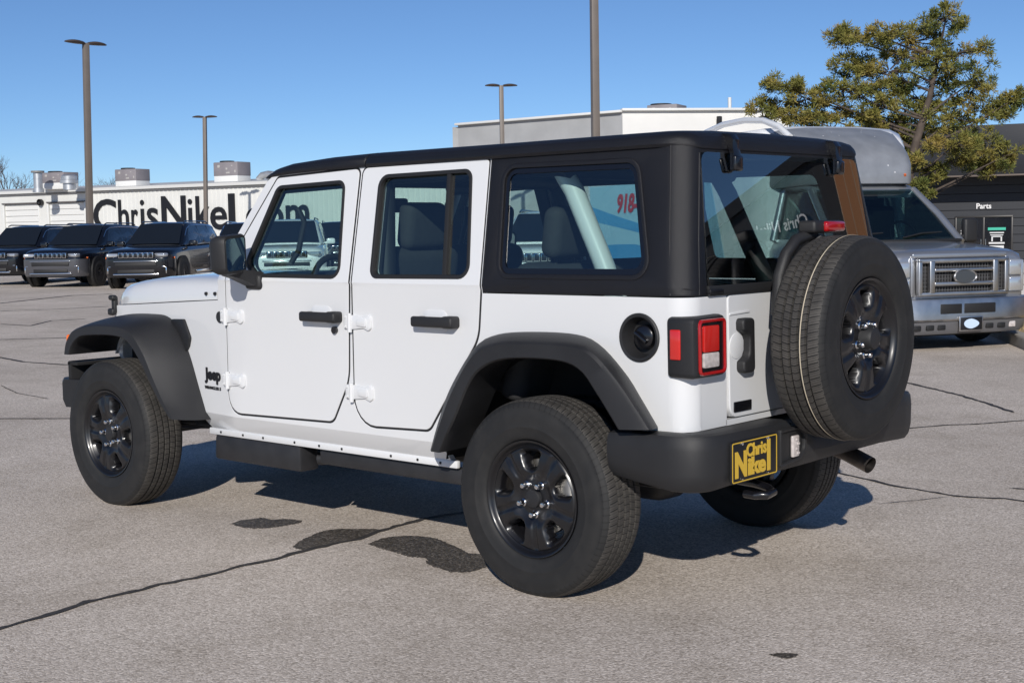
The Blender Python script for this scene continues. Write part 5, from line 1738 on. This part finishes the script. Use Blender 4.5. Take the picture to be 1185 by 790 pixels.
# lettering
lt = NB()
XD = (1, 0, 0) if SD < 0 else (1, 0, 0)
def put(s, u0, u1, z0, z1, bold):
    tb = text_bm(s, u1 - u0, z1 - z0, 0.05, bold)
    if SD > 0:       # outward is +Y: letters still have to run along +X as seen, so mirror the depth only
        for v in tb.verts: v.co.y = -v.co.y
    add_bm(lt, tb, Matrix.Translation((u0, SD * 0.03, z0)))
BZ = 1.72
put("C", 8.90, 10.95, BZ - 0.06, 3.80, 0.016)
put("h", 11.15, 12.05, BZ, 3.72, 0.009)
put("r", 12.30, 12.85, BZ, 3.06, 0.009)
put("i", 13.10, 13.42, BZ, 3.66, 0.005)
put("s", 13.65, 14.62, BZ - 0.04, 3.14, 0.009)
put("N", 14.92, 16.98, BZ, 3.85, 0.021)
put("i", 17.16, 17.50, BZ, 3.62, 0.005)
put("k", 17.80, 19.00, BZ, 3.78, 0.014)
put("e", 18.98, 20.32, BZ - 0.05, 3.08, 0.012)
put("l", 20.47, 20.98, BZ, 3.87, -0.004)
put(".", 21.35, 21.70, BZ, 2.08, -0.004)
put("c", 21.85, 23.05, BZ - 0.05, 2.95, 0.012)
put("o", 23.25, 24.75, BZ - 0.05, 2.98, 0.012)
put("m", 24.95, 26.70, BZ, 3.06, 0.014)
obj("lettering", lt, BLACKINK, bl_)
bmesh_fix = None

PANELP = mat("panel_pale", (0.42, 0.40, 0.38), rough=0.6)
# rooftop plant on the white building: world positions
def hvac(loc, rz, w, d, h, label, group):
    t = tag(empty("rooftop_unit", loc, rz), label, "air conditioner", group)
    b = NB()
    add_bm(b, rbox((0, 0, h / 2), (w, d, h), 0.03, 2))
    obj("casing", b, HVACM, t)
    for k, (x, z, a, c_) in enumerate(((-0.28, 0.70, 0.14, 0.30), (0.05, 0.5, 0.10, 0.22), (0.10, 0.22, 0.22, 0.16), (0.27, 0.72, 0.08, 0.12), (0.40, 0.30, 0.08, 0.28))):
        obj("access_panel", rbox((x * w, -d / 2 - 0.01, z * h), (a * w * 0.7, 0.03, c_ * h * 0.7), 0.01), PANELP, t)
    b = NB()
    add_bm(b, rbox((0, 0, -0.20), (w * 0.98, d * 0.98, 0.42), 0.02))
    obj("roof_curb", b, TRIMW, t)
    b = lathe([(0.36 * d, h), (0.36 * d, h + 0.10), (0.30 * d, h + 0.11), (0, h + 0.10)], 24, 'Z')
    b.transform(Matrix.Translation((-0.2 * w, 0, 0)))
    obj("fan_guard", b, SEAL, t)
    return t
HG = "air conditioning units on the white building's roof"
rz_b = math.atan2(-WD.y, -WD.x) + PI
hv1 = hvac((80.4, -44.3, 4.95), rz_b, 2.1, 1.3, 0.70, "grey roof air conditioner between two silver roof vents", HG)
hv2 = hvac((76.75, -47.5, 5.0), rz_b, 1.9, 1.3, 0.78, "grey roof air conditioner alone above the first painted letters", HG)
hv3 = hvac((69.35, -50.1, 5.1), rz_b, 2.0, 1.3, 0.88, "grey roof air conditioner beside the orange roof equipment", HG)
v = tag(empty("roof_vent_pipe", (79.7, -42.3, 4.5)), "tall galvanised vent pipe with a flat cap on the white roof", "roof vent")
obj("pipe", lathe([(0.36, -0.2), (0.36, 0.05), (0.29, 0.06), (0.29, 1.05), (0, 1.05)], 24, 'Z'), GALV, v)
obj("cap", lathe([(0.0, 1.08), (0.42, 1.08), (0.42, 1.20), (0, 1.22)], 24, 'Z'), mat("vent_cap_grey", (0.2, 0.19, 0.18), rough=0.5), v)
v = tag(empty("roof_fan", (77.25, -43.1, 4.60)), "squat round silver exhaust fan on the white roof", "roof vent")
obj("housing", lathe([(0.40, -0.2), (0.40, 0.20), (0.58, 0.22), (0.58, 0.42), (0.50, 0.46), (0.50, 0.68), (0.36, 0.78), (0, 0.80)], 28, 'Z'), GALV, v)
v = tag(empty("roof_equipment", (66.8, -51.4, 4.75), rz_b), "rusty orange and silver ductwork at the right end of the white roof", "roof equipment")
b = NB()
for k in range(5):
    add_bm(b, tube([(0.35 + 0.17 * k, 0, -0.2), (0.35 + 0.17 * k, 0, 0.62)], 0.07, 10))
obj("orange_coil", b, mat("rusty_orange", (0.45, 0.17, 0.06), rough=0.7, var=0.3, vscale=6), v)
b = tube([(-1.2, 0, 0.1), (-0.9, 0, 0.35), (-0.4, 0, 0.42), (0.2, 0, 0.35)], 0.22, 14)
obj("duct", b, GALV, v)

# ================================================================== grey and white parapet building in the middle
STUCCO = mat("grey_stucco", (0.36, 0.365, 0.37), rough=0.85, var=0.10, vscale=0.7, bump=0.3, bscale=8)
STUCCOW = mat("white_stucco", (0.72, 0.71, 0.68), rough=0.8, var=0.05, vscale=0.5)
P1, P2, P3 = Vector((48.142, -49.086, 0)), Vector((37.49, -49.568, 0)), Vector((32.724, -55.338, 0))
d23 = (P3 - P2).normalized()
P3 = P2 + d23 * 8.5
mb = tag(empty("parapet_building", P2), "flat-roofed building with one grey and one white parapet wall", "building")
def wallseg(a, b, h, t, z0=-0.8):
    d = (b - a); n = Vector((-d.y, d.x, 0)).normalized()
    if n.dot(CAM - a) > 0: n = -n
    bm = NB()
    v = [a, b, b + n * t, a + n * t]
    lo = [bm.verts.new(Vector((p.x, p.y, z0)) - P2) for p in v]
    hi = [bm.verts.new(Vector((p.x, p.y, h)) - P2) for p in v]
    for i in range(4):
        bm.faces.new((lo[i - 1], lo[i], hi[i], hi[i - 1]))
    bm.faces.new(hi); bm.faces.new(lo[::-1])
    return bm
obj("grey_wall", wallseg(P1, P2, 6.98, 0.4), STUCCO, mb)
obj("white_wall", wallseg(P2 + d23 * 0.01, P3, 7.05, 0.4), STUCCOW, mb)
cp = NB()
for a, b, h in ((P1, P2, 6.98), (P2, P3, 7.05)):
    d = (b - a); ang = math.atan2(d.y, d.x); m_ = (a + b) / 2 - P2
    add_bm(cp, rbox((m_.x, m_.y, h + 0.06), (d.length + 0.1, 0.5, 0.12), 0.02, 2, Matrix.Rotation(ang, 3, 'Z')))
obj("coping", cp, TRIMW, mb)
rfm = NB()
far = Vector((-(P2 - CAM).normalized().x, 0, 0))
back = (P2 - CAM); back.z = 0; back.normalize()
q = [P1, P2, P3, P3 + back * 18, P1 + back * 14]
vs = [rfm.verts.new(Vector((p.x, p.y, 6.5)) - P2) for p in q]
rfm.faces.new(vs)
obj("roof", rfm, ROOFM, mb)
obj("rear_wall", wallseg(P1 + back * 14, P3 + back * 18, 6.9, 0.3), STUCCO, mb)
obj("side_wall", wallseg(P1, P1 + back * 14, 6.9, 0.3), STUCCO, mb)
hp_ = P1.lerp(P2, 0.88) - P2
lb = rbox((hp_.x - 0.25 * back.x, hp_.y - 0.3 * back.y, 4.55), (0.8, 0.45, 0.9), 0.06, 3, Matrix.Rotation(math.atan2((P2 - P1).y, (P2 - P1).x), 3, 'Z'))
obj("wall_lamp", lb, PLASTIC, mb)
q_ = d23 * 4.9 - back * 0.25
fl = rbox((q_.x, q_.y, 6.55), (0.22, 0.22, 0.42), 0.04, 2)
add_bm(fl, tube([(q_.x, q_.y, 6.3), (q_.x + back.x * 0.3, q_.y + back.y * 0.3, 6.2)], 0.05, 8))
obj("flood_lamp", fl, PLASTIC, mb)
q_ = d23 * 5.5 + back * 0.6
obj("vent_stub", tube([(q_.x, q_.y, 6.4), (q_.x, q_.y, 7.75)], 0.09, 12), TRIMW, mb)
hvac((40.2, -57.2, 7.2), rad(195), 1.7, 1.6, 0.72, "grey-brown air conditioner on the middle building's flat roof", None)

# ================================================================== black building with the parts door
BLKSID = mat("black_siding", (0.022, 0.024, 0.030), rough=0.55, var=0.1, vscale=0.8)
FASCIA = mat("black_fascia", (0.016, 0.017, 0.021), rough=0.45)
PB0 = Vector((21.6, -43.2, -0.6)); PB1 = Vector((6.0, -48.2, -0.6))
pd = (PB1 - PB0); PL = pd.length; pd.normalize()
pbd = tag(empty("parts_building", PB0, math.atan2(pd.y, pd.x)), "black clad building with a deep fascia and white Parts lettering", "building")
ln_ = Vector((-pd.y, pd.x, 0)); SP = 1 if ln_.dot(CAM - PB0) > 0 else -1
b = NB()
nb = 12
for k in range(nb):
    add_bm(b, rbox((PL / 2, -SP * 0.1, (k + 0.5) * 3.62 / nb), (PL, 0.2, 3.62 / nb - 0.012), 0.006, 1))
add_bm(b, rbox((PL / 2, -SP * 0.3, 1.8), (PL, 0.2, 3.7), 0))
add_bm(b, rbox((0.1, -SP * 6, 2.2), (0.2, 12, 4.6), 0))
obj("wall", b, BLKSID, pbd)
b = NB()
add_bm(b, rbox((PL / 2, SP * 0.75, 4.50), (PL + 0.4, 1.8, 1.80), 0.02))
obj("fascia", b, FASCIA, pbd)
b = NB()
add_bm(b, rbox((PL / 2, SP * 1.66, 3.62), (PL + 0.4, 0.03, 0.06), 0.005))
obj("fascia_edge", b, mat("edge_brown", (0.14, 0.11, 0.09), rough=0.5), pbd)
b = rbox((PL / 2, -SP * 6, 5.3), (PL, 12, 0.1), 0.0)
obj("roof", b, FASCIA, pbd)
# door position along the wall
dx0 = (Vector((18.0, -44.4, 0)) - PB0).dot(pd); dx1 = (Vector((16.69, -45.57, 0)) - PB0).dot(pd)
dm_ = (dx0 + dx1) / 2
DOORGL = mat("dark_door_glass", (0.012, 0.012, 0.014), rough=0.05, spec=0.8)
b = NB()
for x in (dm_ - 0.98, dm_, dm_ + 0.98):
    add_bm(b, rbox((x, SP * 0.03, 1.08), (0.07, 0.08, 2.16), 0.01))
add_bm(b, rbox((dm_, SP * 0.03, 2.17), (2.03, 0.08, 0.07), 0.01))
df = obj("double_door", b, mat("door_frame_bronze", (0.03, 0.027, 0.025), rough=0.4), pbd)
obj("pane", rbox((dm_, SP * 0.012, 1.08), (1.95, 0.02, 2.1), 0), DOORGL, df)
b = NB()
for x in (dm_ - 0.08, dm_ + 0.08):
    add_bm(b, tube([(x, SP * 0.12, 0.85), (x, SP * 0.12, 1.35)], 0.015))
obj("door_pull", b, CHROME, df)
def fixtext(tb):
    if SP > 0:
        for v in tb.verts: v.co.y = -v.co.y
        return tb
    return tb
def ptx(s, x0, z0, w, h, bold, parent, m=WHITEINK, off=0.03, keep=False, nm="lettering"):
    tb = fixtext(text_bm(s, w, h, 0.02, bold, keep))
    tb.transform(Matrix.Translation((x0, SP * off, z0)))
    return obj(nm, tb, m, parent)
ptx("Parts", dm_ - 0.26, 2.46, 0.52, 0.20, 0.02, pbd)
ptx("Certified\nParts Dept.", dm_ - 0.80, 1.50, 0.55, 0.20, 0.02, df)
POSTER = mat("poster_white", (0.65, 0.66, 0.66), rough=0.6)
b = NB()
add_bm(b, rbox((dm_ + 0.46, SP * 0.03, 1.72), (0.62, 0.006, 0.10), 0))
obj("poster_band", b, mat("poster_green", (0.05, 0.45, 0.32), rough=0.5), df)
b = NB()
for k, (z, h, w) in enumerate(((1.58, 0.04, 0.50), (1.50, 0.03, 0.45), (1.20, 0.06, 0.55), (1.05, 0.12, 0.5), (0.85, 0.05, 0.5))):
    add_bm(b, rbox((dm_ + 0.46, SP * 0.03, z), (w, 0.006, h), 0))
for sx_ in (-0.16, 0.16):
    add_bm(b, rbox((dm_ + 0.46 + sx_, SP * 0.03, 1.36), (0.05, 0.006, 0.20), 0))
add_bm(b, rbox((dm_ + 0.46, SP * 0.03, 1.44), (0.38, 0.006, 0.04), 0))
obj("poster", b, POSTER, df)

# ================================================================== car park lights
POLE = mat("bronze_pole", (0.16, 0.135, 0.115), rough=0.5, var=0.08, vscale=2)
HEADM = mat("lamp_head_brown", (0.06, 0.045, 0.038), rough=0.5)
def light_pole(loc, h, rz, label, lean=0.0):
    t = tag(empty("light_pole", loc, rz), label, "light pole", "tall parking lot light poles")
    if lean:        # a pole a little out of plumb, leaning to the right as seen from the car park
        t.rotation_euler = (Matrix.Rotation(lean, 3, Vector((fw.x, fw.y, 0)).normalized()) @ Matrix.Rotation(rz, 3, 'Z')).to_euler()
    b = NB()
    add_bm(b, rbox((0, 0, h / 2), (0.20, 0.20, h), 0.012, 2, None, 0.92))
    obj("pole", b, POLE, t)
    obj("base", lathe([(0.30, 0), (0.30, 0.7), (0.27, 0.74), (0, 0.74)], 24, 'Z'), CONC, t)
    for sg in (1, -1):
        b = NB()
        secs = []
        for k in range(9):
            f = k / 8
            x = sg * (0.09 + 0.64 * f)
            w = 0.05 + 0.15 * math.sin(PI * min(1, f * 0.9 + 0.12)) ** 0.6
            th = 0.03 + 0.05 * math.sin(PI * min(1, f * 0.85 + 0.15)) ** 0.8
            z = h - 0.02 + 0.07 * f - 0.06 * f * f
            secs.append([(x, w * math.cos(a), z + th * math.sin(a) * (1.0 if math.sin(a) > 0 else 0.6)) for a in [2 * PI * q / 14 for q in range(14)]])
        add_bm(b, loft(secs, close=True))
        obj("lamp_head", b, HEADM, t)
    return t
rwd = math.atan2(rt.y, rt.x)
light_pole((38.13, -20.49, 0), 7.85, rwd + 0.75, "tall brown light pole behind the leftmost parked cars", rad(1.1))
light_pole((60.14, -41.18, 0), 7.85, rwd - 0.25, "thin far light pole in front of the big painted lettering", rad(1.3))
light_pole((38.39, -41.75, 0), 7.85, rwd + 0.15, "light pole with its twin lamps just above the grey parapet wall")
light_pole((19.09, -23.93, 0), 9.0, rwd + 0.3, "nearest light pole whose top runs out of the frame")

# ================================================================== trees
BARK = mat("bark", (0.085, 0.065, 0.052), rough=0.9, var=0.35, vscale=6, bump=0.8, bscale=25)
def leafmat():
    m = bpy.data.materials.new("pine_needles")
    m.use_nodes = True
    nt = m.node_tree
    b = nt.nodes['Principled BSDF']
    tc = nt.nodes.new('ShaderNodeTexCoord')
    n = nt.nodes.new('ShaderNodeTexNoise'); n.inputs['Scale'].default_value = 1.6; n.inputs['Detail'].default_value = 5
    nt.links.new(tc.outputs['Object'], n.inputs['Vector'])
    r = nt.nodes.new('ShaderNodeValToRGB')
    els = r.color_ramp.elements
    els[0].position = 0.30; els[0].color = (0.060, 0.092, 0.026, 1)
    els[1].position = 0.72; els[1].color = (0.29, 0.205, 0.055, 1)
    e = els.new(0.5); e.color = (0.20, 0.19, 0.048, 1)
    nt.links.new(n.outputs['Fac'], r.inputs[0])
    nt.links.new(r.outputs[0], b.inputs['Base Color'])
    b.inputs['Roughness'].default_value = 0.6
    b.inputs['Specular IOR Level'].default_value = 0.2
    return m
NEEDLE = leafmat()

def pine(loc, lobes, scale, label, seed=3, yaw=None):
    random.seed(seed)
    t = tag(empty("pine_tree", loc, (rwd if yaw is None else yaw)), label, "tree")
    tr = NB()
    trunk = [(0, 0, -0.3), (0.05, 0, 0.9), (0.02, 0.05, 1.9), (0.18, 0.02, 2.7), (0.35, 0, 3.5), (0.62, 0, 4.4), (0.80, 0, 5.3), (0.92, 0, 5.9)]
    trunk = [Vector(p) * scale for p in trunk]
    add_bm(tr, tube(trunk, [0.17, 0.14, 0.125, 0.105, 0.085, 0.06, 0.035, 0.012], 12))
    fo = NB()
    def near_trunk(z):
        z = max(0.9 * scale, min(5.6 * scale, z))
        for a, b in zip(trunk[:-1], trunk[1:]):
            if a.z <= z <= b.z:
                return a.lerp(b, (z - a.z) / (b.z - a.z))
        return trunk[-1]
    def clump(c, r):
        # a twig with brushes of needles
        n = 110
        for i in range(n):
            d = Vector((random.gauss(0, 1), random.gauss(0, 1), random.gauss(0, 0.75))).normalized()
            p = c + d * r * random.uniform(0.15, 1.0)
            ax = (d + Vector((random.uniform(-.6, .6), random.uniform(-.6, .6), random.uniform(-0.1, .8)))).normalized()
            L = random.uniform(0.035, 0.08)
            w = random.uniform(0.006, 0.013)
            s = ax.cross(Vector((random.uniform(-1, 1), random.uniform(-1, 1), random.uniform(-1, 1))))
            if s.length < 1e-3: continue
            s = s.normalized() * w
            fo.faces.new([fo.verts.new(p - s), fo.verts.new(p + s), fo.verts.new(p + ax * L + s * 0.5), fo.verts.new(p + ax * L - s * 0.5)])
    for (lx, lz, rx, rzz) in lobes:
        for dpt in (0,):
            ctr = Vector((lx, random.uniform(-0.9, 0.9) * min(1.3, rx * 1.6), lz))
            base = near_trunk(lz - 0.35 * abs(lx) - 0.2)
            mid = base.lerp(ctr, 0.5) + Vector((0, 0, 0.12 * random.uniform(-1, 1)))
            add_bm(tr, tube([base, mid, ctr], [0.030, 0.020, 0.010], 7))
            nc = int(15 + 92 * rx * rzz)
            for k in range(nc):
                a = random.uniform(0, 2 * PI); rr_ = math.sqrt(random.random())
                p = ctr + Vector((rx * rr_ * math.cos(a), random.uniform(-1, 1) * 0.8 * rx, rzz * rr_ * math.sin(a)))
                if random.random() < 0.5:
                    add_bm(tr, tube([ctr.lerp(p, 0.1), ctr.lerp(p, 0.6) + Vector((0, 0, -0.03)), p], [0.014, 0.009, 0.005], 5))
                clump(p, random.uniform(0.07, 0.15))
    obj("trunk", tr, BARK, t)
    obj("crown", fo, NEEDLE, t, recalc=False)
    return t
PXM = 28 / 1593.4
def lb_(px, py, rx, ry):
    return ((px - 1040) * PXM, 1.45 + (256 - py) * PXM + 0.35, rx * PXM, ry * PXM)
LOBES = [lb_(*a) for a in ((1088, 22, 24, 15), (1062, 42, 38, 18), (1010, 40, 40, 14), (975, 38, 18, 10), (1098, 62, 40, 20), (1030, 78, 42, 22), (985, 72, 26, 14), (1125, 92, 34, 22), (1075, 108, 48, 24), (1015, 112, 34, 22), (975, 100, 26, 14), (905, 92, 24, 10), (935, 108, 30, 14), (890, 118, 20, 12), (960, 128, 30, 14), (1110, 132, 42, 20), (1055, 148, 40, 20), (1005, 145, 28, 15), (1165, 122, 22, 12), (1182, 110, 16, 10), (1140, 160, 30, 14), (1165, 178, 20, 14), (1150, 190, 22, 9), (1095, 165, 30, 14), (1050, 185, 24, 13), (1085, 195, 18, 10), (1065, 215, 14, 10), (1120, 178, 18, 9), (925, 128, 22, 9), (1035, 130, 30, 16))]
tz = ground_z(9.275, -21.349)
pine((9.275, -21.349, tz), LOBES, 1.0, "wide ragged pine with yellow-green needles behind the shuttle bus")
# big limb reaching right
def bare_tree(loc, h, seed, label, spread=0.5):
    random.seed(seed)
    t = tag(empty("bare_tree", loc), label, "tree", "leafless trees behind the white building")
    tr = NB(); br = NB()
    def grow_(p, d, L, r, lv, bm):
        q = p + d * L
        m = p.lerp(q, 0.5) + Vector((random.uniform(-1, 1), random.uniform(-1, 1), 0)) * L * 0.06
        add_bm(bm, tube([p, m, q], [r, r * 0.8, r * 0.6], 5, caps=False))
        if lv == 0: return
        for k in range(random.choice((2, 3, 3))):
            nd = (d + Vector((random.gauss(0, spread), random.gauss(0, spread), random.gauss(0.12, 0.25)))).normalized()
            grow_(p.lerp(q, random.uniform(0.55, 1.0)), nd, L * random.uniform(0.62, 0.85), r * 0.58, lv - 1, br)
    grow_(Vector((0, 0, -0.5)), Vector((0, 0, 1)), h * 0.34, h * 0.022, 6, tr)
    obj("trunk", tr, BARKG, t)
    obj("crown", br, BARKG, t)
    return t
BARKG = mat("grey_bark", (0.10, 0.08, 0.075), rough=0.9)
bare_tree((138.0, -64.5, 0), 12.5, 5, "leafless tree on the far left above the roof, beside the tall vent pipe")
bt2 = bare_tree((136.0, -72.0, 0), 10.5, 8, "leafless tree behind the roof air conditioner and round fan")
bare_tree((131.0, -77.0, 0), 10.2, 9, "leafless tree just right of the tall brown light pole")
bare_tree((146.0, -62.0, 0), 10.0, 12, "smaller leafless tree at the extreme left edge")
bare_tree((128.0, -79.5, 0), 9.6, 21, "leafless tree peeping over the roof left of the lone air conditioner")

# ================================================================== the shopfront off to the right that the rear glass mirrors
BRICK = bpy.data.materials.new("tan_brick")
BRICK.use_nodes = True
nt = BRICK.node_tree
bk = nt.nodes.new('ShaderNodeTexBrick')
bk.inputs['Color1'].default_value = (0.36, 0.17, 0.075, 1)
bk.inputs['Color2'].default_value = (0.30, 0.13, 0.055, 1)
bk.inputs['Mortar'].default_value = (0.32, 0.22, 0.15, 1)
bk.inputs['Scale'].default_value = 2.2
tcb = nt.nodes.new('ShaderNodeTexCoord')
nt.links.new(tcb.outputs['Object'], bk.inputs['Vector'])
nt.links.new(bk.outputs['Color'], nt.nodes['Principled BSDF'].inputs['Base Color'])
nt.nodes['Principled BSDF'].inputs['Roughness'].default_value = 0.85
# local frame: x to the left as the camera's mirror image runs, face towards +Y
shop = tag(empty("dealership_building", (-16.4, -25.6, 0), rad(-20)), "dark gabled shopfront with white lettering and a brick end, seen mirrored in the rear glass", "building")
b = NB()
add_bm(b, panel([(-14, 0), (14.0, 0), (14.0, 6.1), (1.9, 6.8), (-8.0, 2.7), (-14, 2.7)], [], lambda u, v, off: (u, off, v), 8.0), mi=0)
obj("facade", b, BLKSID, shop)
b = NB()
add_bm(b, panel([(-14.2, 2.6), (-8.0, 2.6), (1.9, 6.7), (14.2, 6.0), (14.2, 6.3), (1.9, 7.05), (-8.1, 2.9), (-14.2, 2.9)], [], lambda u, v, off: (u, off, v), 8.2, off=0.15))
obj("roof_edge", b, FASCIA, shop)
tb = text_bm("Chris Nikel", 1.30, 0.32, 0.05, 0.01)
tb.transform(Matrix.Rotation(PI, 4, 'Z'))
tb.transform(Matrix.Translation((1.65, 0.04, 5.15)))
obj("lettering", tb, WHITEINK, shop)
b = rbox((4.3, 0.35, 3.4), (3.4, 0.7, 6.8), 0.02)
obj("brick_pier", b, BRICK, shop)
